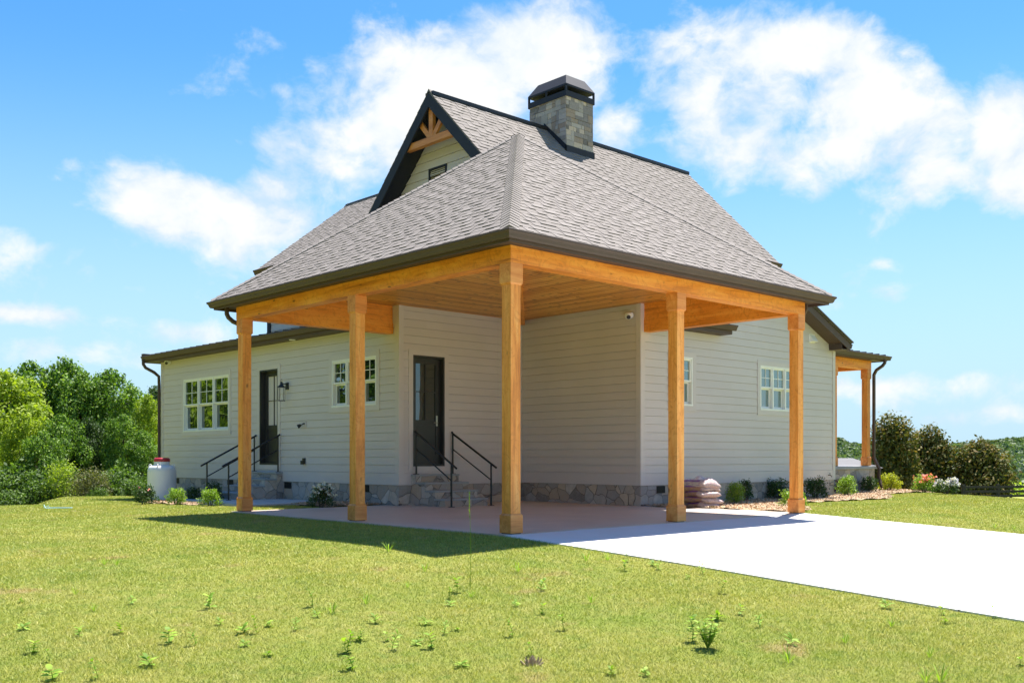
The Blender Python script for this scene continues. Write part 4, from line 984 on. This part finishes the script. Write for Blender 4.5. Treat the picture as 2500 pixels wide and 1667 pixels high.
bush_at('dark_shrub','spreading dark shrub left of the last right carport post','shrub',1862,1930,1163,25.2,L_SHADE,39,.045,4800)
bush_at('leafy_shrub','yellow green leafy shrub right behind the last right carport post','shrub',1893,1978,1190,21.4,L_BOX,40,.05,5500)
bush_at('dark_shrub','dark shrub under the right end of the wall','shrub',1955,2025,1160,25.6,L_SHADE,41,.045,4800)
bush_at('leafy_shrub','yellow green shrub on the mulch before the porch corner','shrub',2040,2092,1155,27.4,L_BOX,42,.045,5500)
bush_at('burgundy_shrub','dark red leaved shrub beside the porch base','shrub',2036,2066,1162,29.5,L_RED,43,.045,5000)
bush_at('dark_shrub','dark shrub before the porch downspout','shrub',2098,2142,1158,30.6,L_SHADE,44,.05,4500)
bush_at('gold_shrub','golden yellow shrub right of the porch','shrub',2140,2200,1150,31.4,L_GOLD,45,.065,3000)
bush_at('coral_flower_bush','bush covered in coral pink flowers on the mulch','flower bush',2222,2290,1156,30.8,L_BOX,46,.05,4500,parts=(P_PINK,26,.065,'blossoms'))
bush_at('white_flower_bush','bush covered in pale lilac white flowers beside the coral one','flower bush',2274,2344,1166,29.2,L_SHADE,47,.045,4500,parts=(P_LILAC,46,.06,'blossoms'))
# magnolias
def magnolia(px,ytop,s,w,label,seed,topn=0):
    s*=1.78; w*=1.78; r=np.random.default_rng(seed); x,y=at(px,s); z=float(hz(x,y))-.2; h=1.1+(HY-ytop)/FPX*s-z; t=thing('magnolia_tree',label,'tree',(x,y,z),group='magnolias beyond the mulch bed')
    cl=[]
    for i in range(44):
        f=(i+.5)/44; env=(1-f)**.45*.95 if f>.35 else .95; a=i*2.4; rr=w*.5*env*(.4+.55*math.sqrt(r.random())); rad=r.uniform(.55,1.05)
        cl.append(((rr*math.cos(a),rr*math.sin(a),h*(.08+.84*f)),(rad,rad,rad*.9)))
    v,f=clump_cloud(cl,330,.25,.5,r=r); mesh_np('crown',v,f,L_MAG,t)
    m=MB(); m.tube([(0,0,-.2),(0.05,0,h*.4),(0,.05,h*.85)],[.12,.08,.03],8); m.build('trunk',M_BARK,t)
magnolia(2178,1018,35,2.0,'tallest bronze green magnolia next to the porch downspout',51)
magnolia(2272,1050,36.5,2.1,'middle bronze green magnolia behind the flowering bushes',52)
magnolia(2395,1080,35.5,2.25,'broad low magnolia behind the black fence',53)
# ------------------------------------------------------------------ mulch beds
def inpoly(px,py,poly):
    c=np.zeros(len(px),bool); n=len(poly)
    for i in range(n):
        x1,y1=poly[i];x2,y2=poly[(i+1)%n]
        cond=((y1>py)!=(y2>py))&(px<(x2-x1)*(py-y1)/(y2-y1+1e-12)+x1); c^=cond
    return c
BEDS=[[(7.47,3.84),(7.47,2.95),(7.65,2.65),(7.86,1.6),(7.86,.25),(8.6,.35),(9.6,1.0),(10.6,1.9),(12.0,2.35),(14.0,2.15),(15.4,2.0),(16.6,2.6),(17.6,3.4),(20.5,3.7),(22.2,3.4),(22.6,2.4),(23.6,2.7),(24.4,5.0),(24,8.0),(20.4,8.0),(20.4,4.95),(15.75,4.95),(15.75,3.84)],
      [(3.69,8.15),(3.69,10.1),(2.4,10.1),(2.2,9.2),(2.3,8.5),(2.9,8.15)],
      [(3.69,14.35),(3.69,20.3),(2.6,18),(1.2,15.6),(.85,14.6),(.95,13.2),(.95,12.2),(1.3,12.0),(1.3,14.35)]]
for bi,poly in enumerate(BEDS):
    bm=bmesh.new(); P=np.array(poly); x0,y0=P.min(0); x1,y1=P.max(0); st_=.14
    nx=int((x1-x0)/st_)+1; ny=int((y1-y0)/st_)+1; gx,gy=np.meshgrid(x0+np.arange(nx+1)*st_,y0+np.arange(ny+1)*st_,indexing='ij')
    inside=inpoly(gx.ravel(),gy.ravel(),poly).reshape(gx.shape); gz=hz(gx,gy)+.03+.02*np.sin(gx*7)*np.sin(gy*6)+rng.normal(size=gx.shape)*.006
    idx={}; V=[];Fc=[]
    for a in range(nx):
        for b in range(ny):
            if inside[a,b] and inside[a+1,b] and inside[a+1,b+1] and inside[a,b+1]:
                q=[]
                for (c,d) in ((a,b),(a+1,b),(a+1,b+1),(a,b+1)):
                    if (c,d) not in idx: idx[(c,d)]=len(V); V.append((gx[c,d],gy[c,d],gz[c,d]))
                    q.append(idx[(c,d)])
                Fc.append(tuple(q))
    nb=len(V)
    n=int(520*abs(sum(poly[i][0]*poly[(i+1)%len(poly)][1]-poly[(i+1)%len(poly)][0]*poly[i][1] for i in range(len(poly)))/2)*1.3)
    cx=rng.uniform(x0,x1,n*2);cy=rng.uniform(y0,y1,n*2); ok=inpoly(cx,cy,poly); cx=cx[ok][:n];cy=cy[ok][:n]
    C=np.stack([cx,cy,hz(cx,cy)+.045+rng.random(len(cx))*.02],1); v,f=leaf_quads(C,np.tile([0,0,1.6],(len(C),1)),.07,.28)
    me=bpy.data.meshes.new('mulch_bed'); me.from_pydata(V+v.tolist(),[],Fc+(f+nb).tolist()); me.materials.append(M_MULCH); me.materials.append(M_CHIP)
    me.polygons.foreach_set('material_index',[0]*len(Fc)+[1]*len(f)); o=bpy.data.objects.new('mulch_bed',me); link(o); tag(o,kind='stuff')
# ------------------------------------------------------------------ lawn grass
def grass():
    r=rng; N=1400000
    s=r.random(N); smin,smax=3.0,35
    s=(smin**.72+s*(smax**.72-smin**.72))**(1/.72); q=r.uniform(-.66,.66,N); k_=r.random(N)<.24; q[k_]=np.sign(q[k_])*(.60+.5*r.random(int(k_.sum())))
    x=CAM[0]+s*F[0]+q*s*R[0]; y=CAM[1]+s*F[1]+q*s*R[1]
    ok=~((x>-.08)&(x<7.74)&(y<8.12)&(y>-.02)) & ~((y<=0)&(x>np.interp(-y,[0,3.3,6.4,8,40],[-.12,-.2,-.42,-.5,-.5])+.05)&(x<7.73)) & ~((x>3.68)&(y>3.8)&(x<20.3)) & ~((x>1.3)&(y>10.15)&(y<14.35)&(x<3.7))
    for p in BEDS: ok&=~inpoly(x,y,p)
    x=x[ok];y=y[ok];s=s[ok]; n=len(x); z=hz(x,y)
    patch=.5+.5*np.sin(x*1.7+1.3*np.sin(y*1.1))*np.sin(y*1.5+1.1*np.sin(x*.9))
    h=(.011+.017*r.random(n))*(.75+.5*patch); tall=r.random(n)<.004; h[tall]*=1.8
    w=.0022*(s/5)**.9*(.7+.7*r.random(n)); w=np.maximum(w,.0030)
    a=r.uniform(0,2*PI,n); lean=h*r.uniform(.3,1.6,n); b=r.uniform(0,2*PI,n)
    dx=np.cos(a)*w;dy=np.sin(a)*w
    v=np.empty((n,3,3)); v[:,0]=np.stack([x-dx,y-dy,z-.004],1); v[:,1]=np.stack([x+dx,y+dy,z-.004],1); v[:,2]=np.stack([x+lean*np.cos(b),y+lean*np.sin(b),z+h],1)
    me=bpy.data.meshes.new('lawn_grass'); me.vertices.add(3*n); me.vertices.foreach_set('co',v.reshape(-1)); me.loops.add(3*n); me.loops.foreach_set('vertex_index',np.arange(3*n,dtype=np.int32)); me.polygons.add(n); me.polygons.foreach_set('loop_start',np.arange(0,3*n,3,dtype=np.int32)); me.polygons.foreach_set('loop_total',np.full(n,3,dtype=np.int32)); me.update(calc_edges=True)
    me.materials.append(M_BLADE); o=bpy.data.objects.new('lawn_grass',me); link(o); tag(o,kind='stuff')
grass()
# ------------------------------------------------------------------ weeds
def leaf_strip(m,p,dirv,L,w,droop=.3,seg=3,mi=0):
    p=Vector(p); d=Vector(dirv).normalized(); side=d.cross(Vector((0,0,1)));
    if side.length<.01: side=Vector((1,0,0))
    side.normalize(); pts=[]
    for i in range(seg+1):
        f=i/seg; c=p+d*L*f+Vector((0,0,-droop*L*f*f)); ww=w*math.sin(PI*min(1,.12+f*.88))*.5*(1 if f<1 else 0)
        pts.append((c-side*ww,c+side*ww))
    V=[x for pr in pts for x in pr]; m.add(V,[(2*i,2*i+1,2*i+3,2*i+2) for i in range(seg)],mi)
def weed_plant(seed,h=.16,n=5,L=.06,w=.028):
    n+=3; L*=1.05; w*=1.1
    r=random.Random(seed); m=MB(); st=MB(); st.tube([(0,0,-.01),(r.uniform(-.01,.01),r.uniform(-.01,.01),h*.5),(r.uniform(-.015,.015),r.uniform(-.015,.015),h)],[.003,.0025,.0015],5)
    for i in range(n):
        z=h*(.12+.88*(i/(n-1))**.8); a=i*2.3+r.random()
        for k in range(2): 
            an=a+k*PI; leaf_strip(m,(0,0,z),(math.cos(an),math.sin(an),.9 if i==n-1 else .55),L*r.uniform(.75,1.15),w,.35)
    return m,st
def weed_thing(name,label,cat,m,st,group):
    t=thing(name,label,cat,group=group); m.build('leaves',L_WEED,t); 
    if st: st.build('stem',L_WEED,t)
    return t
def tuft(seed,n=12,L=.2,w=.008):
    r=random.Random(seed); m=MB()
    for i in range(n):
        a=i*2.4+r.random()*.5; leaf_strip(m,(.01*math.cos(a),.01*math.sin(a),0),(math.cos(a)*r.uniform(.25,.9),math.sin(a)*r.uniform(.25,.9),1.1),L*r.uniform(.5,1.1),w,.35,4)
    return m
WG_='small broadleaf weeds sprouting in the lawn'; TG_='coarse grass tufts in the lawn'
wsrc=[weed_thing('weed_plant','x','weed',*weed_plant(i,h=[.085,.12,.05][i],n=[1,3,2][i],L=[.07,.055,.085][i],w=[.034,.02,.024][i]),WG_) for i in range(3)]
tsrc=[weed_thing('grass_tuft','x','grass tuft',tuft(i+40),None,TG_) for i in range(2)]
def gl(px,py):   # lawn point under a photo pixel
    d=FPX*1.3/(py-HY)
    for _ in range(30):
        x,y=at(px,d); z=float(hz(x,y)); d=.5*d+.5*FPX*(1.1-z)/(py-HY)
    x,y=at(px,d); return x,y,float(hz(x,y))
ZL=lambda x,y:(x/2.613,1200+y/2.613); ZM=lambda x,y:(800+x/2.767,1250+y/2.767); ZR=lambda x,y:(1600+x/2.613,1200+y/2.613)
W_=[ZL(*p) for p in [(505,920),(315,1085),(950,1110),(1080,965),(1250,978),(1405,850),(1712,860),(1870,885),(1710,1050),(2215,1035),(1640,905),(1565,985),(835,715),(1990,735),(2025,800),(765,905),(55,620),(140,705),(335,1200),(630,1195),(145,880),(1340,740),(2290,950),(1555,900),(215,1030)]]
W_+=[ZM(*p) for p in [(130,955),(210,870),(405,870),(435,925),(600,895),(705,920),(790,820),(660,760),(870,545),(815,590),(825,632),(1440,525),(1250,840),(875,800),(1445,690),(1380,975),(905,1045),(1275,635),(2015,335),(2195,365),(2010,395),(2240,390),(320,750),(170,1065),(1605,800),(1925,1100),(2140,1105)]]
W_+=[ZR(*p) for p in [(420,650),(395,820),(535,785),(670,860),(860,975),(1840,785),(2170,805),(1850,840),(205,555),(305,525),(1475,745),(2330,1110),(20,495)]]
lw='small bright green broadleaf weed sprouting from the sunny lawn'
first=[True]*3
for i,(px,py) in enumerate(W_):
    x,y,z=gl(px,py); k=i%3; a=random.random()*6; sc=random.uniform(.65,1.2)
    if first[k]: put(wsrc[k],(x,y,z),a,sc,lw); wsrc[k].rotation_euler=(.1,.15,a); first[k]=False
    else: dup(wsrc[k],(x,y,z),a,(sc,sc,sc*random.uniform(.6,1.25)),lw).rotation_euler=(random.uniform(-.3,.3),random.uniform(-.3,.3),a)
T_=[ZL(*p) for p in [(665,465),(745,470),(480,655),(600,760)]]+[ZM(*p) for p in [(540,510),(260,620),(30,680),(970,575),(1780,610),(1745,330),(1890,325),(410,265),(1285,405),(655,400)]]+[ZR(*p) for p in [(1505,860),(1750,1055),(850,1090),(1210,965),(1820,1215),(2165,232),(2290,240),(1725,1215)]]
lt='coarse light green grass tuft standing above the mown lawn'
f2=[True]*2
for i,(px,py) in enumerate(T_):
    x,y,z=gl(px,py); k=i%2; sc=random.uniform(.6,1.1)
    if f2[k]: put(tsrc[k],(x,y,z),random.random()*6,sc,lt); f2[k]=False
    else: dup(tsrc[k],(x,y,z),random.random()*6,sc,lt)
# the large weed with a tall stalk
x,y,z=gl(*ZR(335,1000)); m=MB(); st=MB(); r=random.Random(3)
for k in range(9):
    a=k*2.4; bx,by=.04*math.cos(a),.04*math.sin(a); hh=r.uniform(.14,.24); st.tube([(0,0,0),(bx,by,hh*.5),(bx*1.8,by*1.8,hh)],[.004,.003,.002],5)
    for j in range(5):
        f=.3+.7*j/4; an=a+j*2.1
        for q in (0,PI): leaf_strip(m,(bx*1.8*f,by*1.8*f,hh*f),(math.cos(an+q),math.sin(an+q),.6),.065,.026,.35)
for k in range(6): an=k*1.1; leaf_strip(m,(0,0,0),(math.cos(an)*.5,math.sin(an)*.5,1),.3,.008,.3,4)
leaf_strip(m,(-.02,0,.1),(-.02,.02,1),.34,.01,.02,4)
t=weed_thing('large_weed','largest bushy weed with a tall thin stalk in the near lawn','weed',m,st,None); put(t,(x,y,z))
x,y,z=gl(*ZR(235,955)); m,st=weed_plant(77,.15,6,.06,.03); t=weed_thing('weed_plant','broadleaf weed just left of the largest weed','weed',m,st,None); put(t,(x,y,z),0,1.2)
x,y,z=gl(*ZM(962,520)); m=MB(); st=MB(); st.tube([(0,0,0),(.01,0,.35),(0,.01,.95)],[.003,.0025,.0015],5)
for k in range(16): a=k*2.4; leaf_strip(m,(0,.01,.70+k*.015),(math.cos(a)*.3,math.sin(a)*.3,1),.03,.008,0,2)
t=thing('seed_stalk','single tall thin grass stalk with a pale seed head rising before the corner post','grass stalk',(x,y,z)); m.build('seed_head',P_WHITE if 0 else L_WEED,t); st.build('stalk',L_WEED,t)
x,y,z=gl(*ZM(1380,1030)); m=MB(); r=random.Random(8)
for k in range(26):
    a=r.random()*6.28; q=r.random()*.06; m.tube([(q*math.cos(a),q*math.sin(a),0),(q*1.5*math.cos(a),q*1.5*math.sin(a),.015+r.random()*.05)],[.012,.004],5)
o=m.build('dead_tussock',mat('dead_grass',rough=.9,fn=painted((.34,.25,.16),.3))); o.location=(x,y,z); tag(o,'small brown clump of dead roots poking out of the near lawn','dead plant')
# pale blue wire loop left lying on the grass
x,y,z=gl(*ZL(370,118)); m=MB(); m.tube([(-.26,0,.05),(-.2,.05,.06),(.3,.04,.06),(.32,0,.06),(.3,-.04,.055),(-.25,-.05,.05),(-.3,-.02,.12),(-.33,.03,.05),(-.22,.02,.1)],.008,6)
o=m.build('wire_loop',mat('pale_blue_plastic',(.45,.68,.72),.4)); o.location=(x,y,z); o.rotation_euler=(0,0,YAW-PI/2); tag(o,'pale blue wire loop lying on the far left grass','garden wire')
# ------------------------------------------------------------------ black rail fence
fe=thing('rail_fence','black three rail wooden fence at the right edge of the lawn','fence')
M_FENCE=mat('fence_paint',rough=.7,fn=painted((.014,.013,.013),.2))
fa=at(2352,58.0); fb=at(3100,64.0); L=math.hypot(fb[0]-fa[0],fb[1]-fa[1]); n=int(L/2.4); ux,uy=(fb[0]-fa[0])/L,(fb[1]-fa[1])/L
zt_=lambda s_: 1.1-(1186-HY)/FPX*s_
for i in range(n+1):
    x,y=fa[0]+ux*i*2.4,fa[1]+uy*i*2.4; g0=float(hz(x,y)); m=MB(); m.box(-.08,.08,-.08,.08,min(g0-.3,-2.6),zt_(58)+.08); o=m.build('fence_post',M_FENCE,fe); o.location=(x,y,0); o.rotation_euler=(0,0,math.atan2(uy,ux))
for k,zz in enumerate((0,-.27,-.54,-.82)):
    m=MB(); z=zt_(58)+zz; nx_,ny_=-uy*.07,ux*.07
    a=Vector((fa[0]+nx_*-1,fa[1]-ny_,z)); b=Vector((fb[0]-nx_,fb[1]-ny_,z)); w=Vector((-uy*.02,ux*.02,0))
    m.add([a-w,b-w,b+w,a+w]+[p+Vector((0,0,-.13)) for p in (a-w,b-w,b+w,a+w)],[(0,1,2,3),(7,6,5,4),(0,4,5,1),(1,5,6,2),(2,6,7,3),(3,7,4,0)]); m.build('rail',M_FENCE,fe)
# low outbuilding seen through the porch
M_GREYROOF=mat('grey_roofing',rough=.8,fn=painted((.10,.102,.108),.1,.8,5,.01))
x,y=at(2098,62); ob=thing('outbuilding','low outbuilding with a grey hip roof seen through the porch','outbuilding',(x,y,0),YAW-PI/2)
zb=float(hz(x,y))-1; zt=1.1-(1122-HY)/FPX*62; ze=1.1-(1141-HY)/FPX*62
m=MB(); m.box(-5.2,.35,-1.5,4.5,zb,ze+.02); m.build('wall',M_TRIM,ob)
m=MB(); m.add([(-5.6,-2,ze),(.75,-2,ze),(.75,5,ze),(-5.6,5,ze),(-2.6,1.5,zt+.1),(.1,1.5,zt+.1)],[(0,1,5,4),(1,2,5),(2,3,4,5),(3,0,4),(0,3,2,1)]); m.build('roof',M_GREYROOF,ob)
# ------------------------------------------------------------------ far woods on the hills
def far_wood():
    r=np.random.default_rng(77); cl=[]
    for i in range(2600):
        s=r.uniform(150,480); px=r.uniform(1980,2620) if i%4 else r.uniform(-900,3400)
        x,y=at(px,s); z=float(hz(x,y)); h=r.uniform(5.5,8.5)
        if s<150 and r.random()<.4: continue
        for k in range(4):
            cl.append(((x+r.normal()*h*.22,y+r.normal()*h*.22,z+h*(.35+.18*k)),(h*.34,h*.34,h*.27)))
    Cs=[];Ns=[];Sz=[]
    for c,rad in cl:
        k=95; d=r.normal(size=(k,3)); d/=np.linalg.norm(d,axis=1)[:,None]; d[:,2]=np.abs(d[:,2])*1.0-.25
        Cs.append(np.array(c)+d*np.array(rad)*(.75+.3*r.random((k,1)))); Ns.append(d)
    C=np.concatenate(Cs);N=np.concatenate(Ns); dist=np.hypot(C[:,0]-CAM[0],C[:,1]-CAM[1])
    v,f=leaf_quads(C,N,1.0,.8,r=r); cc=np.repeat(C,4,0); v=cc+(v-cc)*np.repeat(.30+dist/520,4)[:,None]
    o=mesh_np('far_woods',v,f,L_FAR); tag(o,kind='stuff')
far_wood()
# bright scrub in the meadow behind the fence: one object of ground cover
def scrub():
    r=np.random.default_rng(5); cl=[]
    for i in range(420):
        s=r.uniform(74,130); px=r.uniform(2010,2800); x,y=at(px,s); z=float(hz(x,y)); h=r.uniform(.7,1.7); cl.append(((x,y,z+h*.4),(h*.9,h*.9,h*.55)))
    v,f=clump_cloud(cl,60,.30,.7,r=r); o=mesh_np('meadow_scrub',v,f,L_YEL); tag(o,kind='stuff')
scrub()
# ------------------------------------------------------------------ sky, sun, camera
SUN=Vector((1.77,.66,4.22)).normalized(); EL=math.asin(SUN.z); AZ=math.atan2(SUN.x,SUN.y)
world=bpy.data.worlds.new('World'); S.world=world; world.use_nodes=True; t=NT(world.node_tree); nt=world.node_tree
bg=nt.nodes['Background']; SKS=.085; bg.inputs[1].default_value=SKS
sky=t.new('ShaderNodeTexSky',sky_type='NISHITA'); sky.sun_disc=False; sky.sun_elevation=EL; sky.sun_rotation=AZ; sky.air_density=1.0; sky.dust_density=.3; sky.ozone_density=2.2
tc=t.new('ShaderNodeTexCoord'); dv=tc.outputs['Generated']; d=t.sep(dv)
fx=t.vmath('DOT_PRODUCT',dv,tuple(F)); rx=t.vmath('DOT_PRODUCT',dv,tuple(R))
az=t.math('ARCTAN2',rx,fx); el=t.math('ARCSINE',d[2])
CL=[ # photo x,y (2352 scale), radius x,y, weight
 (1000,215,235,115,1.0),(1200,120,170,95,.85),(930,120,120,70,.55),(850,300,140,75,.6),(1090,330,160,60,.55),(1330,190,100,150,.55),(1400,290,70,70,.62),(760,230,60,40,.35),
 (1520,110,100,100,.66),(1650,60,130,50,.55),(1610,260,75,90,.55),(1710,340,80,60,.55),(1860,100,150,70,1.0),(1780,210,130,90,.62),(1960,230,200,80,.75),(1880,350,170,70,.85),(2080,290,140,90,.75),(1990,150,90,50,.45),(2200,400,110,50,.4),(1240,30,130,40,.6),(1850,430,120,35,.55),(2130,400,150,60,.68),(2320,290,90,90,1.05),(2330,430,110,60,1.0),(2230,330,110,60,.6),
 (390,450,135,60,1.0),(480,500,170,60,1.0),(620,430,110,40,.7),(640,500,120,60,.7),(300,470,90,50,.7),(560,590,110,50,.6),(500,560,120,50,.5),(640,340,75,38,.62),(725,150,50,28,.6),(655,210,35,20,.4),(790,380,100,70,.6),(560,330,70,30,.35),(250,560,60,30,.35),(170,380,40,14,.3),
 (30,570,110,60,.9),(160,580,70,45,.55),(200,620,60,25,.5),(60,722,90,20,.85),(450,765,110,32,.85),(290,665,110,14,.35),(2040,660,55,28,.62),(2025,605,30,14,.5),(1600,600,18,10,.35),(2120,890,300,40,.8),(2260,960,240,30,.7),(1980,800,120,14,.35),(180,820,260,35,.65),(2050,640,150,60,.3)]
tot=None
for cx,cy,rx_,ry_,w in CL:
    sx=cx*2500/2352; sy=cy*2500/2352; u=(sx-1250)/FPX; v=(HY-sy)/FPX; a0=math.atan(u); e0=math.asin(v/math.sqrt(1+u*u+v*v)); sa=rx_*1.063/FPX*math.cos(a0)**2; se=ry_*1.063/FPX*1.05
    da=t.math('DIVIDE',t.math('SUBTRACT',az,a0),sa); de=t.math('DIVIDE',t.math('SUBTRACT',el,e0),se)
    q=t.math('ADD',t.math('MULTIPLY',da,da),t.math('MULTIPLY',de,de)); g=t.math('MULTIPLY',t.math('EXPONENT',t.math('MULTIPLY',q,-.8)),w)
    tot=g if tot is None else t.math('MAXIMUM',t.math('MULTIPLY_ADD',g,.35,tot),t.math('MULTIPLY_ADD',tot,.35,g))
amb=t.math('MULTIPLY',t.mrange(t.noise(dv,1.7,3,.5),.5,.75,0,.9),t.mrange(t.math('ABSOLUTE',az),.62,.9,0,1))
tot=t.math('ADD',t.math('MINIMUM',tot,1.15),amb)
dw=t.map(dv,(1,1,1.35)); wv=t.vmath('ADD',dw,t.vmath('SCALE',t.comb(t.noise(t.map(dw,loc=(3,1,2)),9,3,.5),t.noise(t.map(dw,loc=(7,5,1)),9,3,.5),t.noise(t.map(dw,loc=(1,9,4)),9,3,.5))))
n1=t.noise(wv,11,6,.58,.15); n2=t.noise(t.map(wv,loc=(4,7,2)),34,5,.62)
shape=t.math('ADD',tot,t.math('ADD',t.math('MULTIPLY',t.math('SUBTRACT',n1,.5),1.75),t.math('MULTIPLY',t.math('SUBTRACT',n2,.5),.75)))
dens=t.mrange(shape,.30,.98,0,1,True); dens=t.math('POWER',dens,.85)
hazeb=t.mrange(el,.0,.40,.96,0,True)
skyc=t.new('ShaderNodeHueSaturation'); skyc.inputs['Saturation'].default_value=1.30; skyc.inputs['Value'].default_value=.92; t.l.new(sky.outputs[0],skyc.inputs['Color'])
skt=t.mix(1.0,skyc.outputs[0],(.74,.92,1.0,1),'MULTIPLY')
K=.385/SKS
skb=t.mix(hazeb,skt,(.56*K,.80*K,.98*K,1))
thick=t.noise(t.map(wv,loc=(2,1,6)),13,4,.6); cc=t.mix(t.mrange(thick,.38,.62),(1.02*K,1.02*K,1.0*K,1),(.72*K,.84*K,.98*K,1))
cc=t.mix(t.mrange(shape,.75,1.25,0,.85),cc,(1.04*K,1.04*K,1.02*K,1))
fin=t.mix(dens,skb,cc); t.l.new(fin,bg.inputs[0])
sl=bpy.data.lights.new('Sun','SUN'); sl.energy=5.0; sl.angle=math.radians(.53); sl.color=(1,.94,.87); so=bpy.data.objects.new('Sun',sl); link(so); so.rotation_euler=(-SUN).to_track_quat('-Z','Y').to_euler()
so.location=(10,0,30)
cd=bpy.data.cameras.new('Camera'); co=bpy.data.objects.new('Camera',cd); link(co); S.camera=co
cd.sensor_width=36; cd.lens=36*FPX/2500; cd.shift_y=(HY-833.5)/2500; cd.clip_end=5000; cd.clip_start=.1
co.location=tuple(CAM); co.rotation_euler=(PI/2,0,-(PI/2-YAW))
vs=S.view_settings; vs.view_transform='Standard'; vs.look='None'; vs.exposure=1.42; vs.gamma=1; vs.use_curve_mapping=False
S.cycles.max_bounces=7; S.cycles.diffuse_bounces=4; S.cycles.transparent_max_bounces=6; S.cycles.sample_clamp_indirect=6
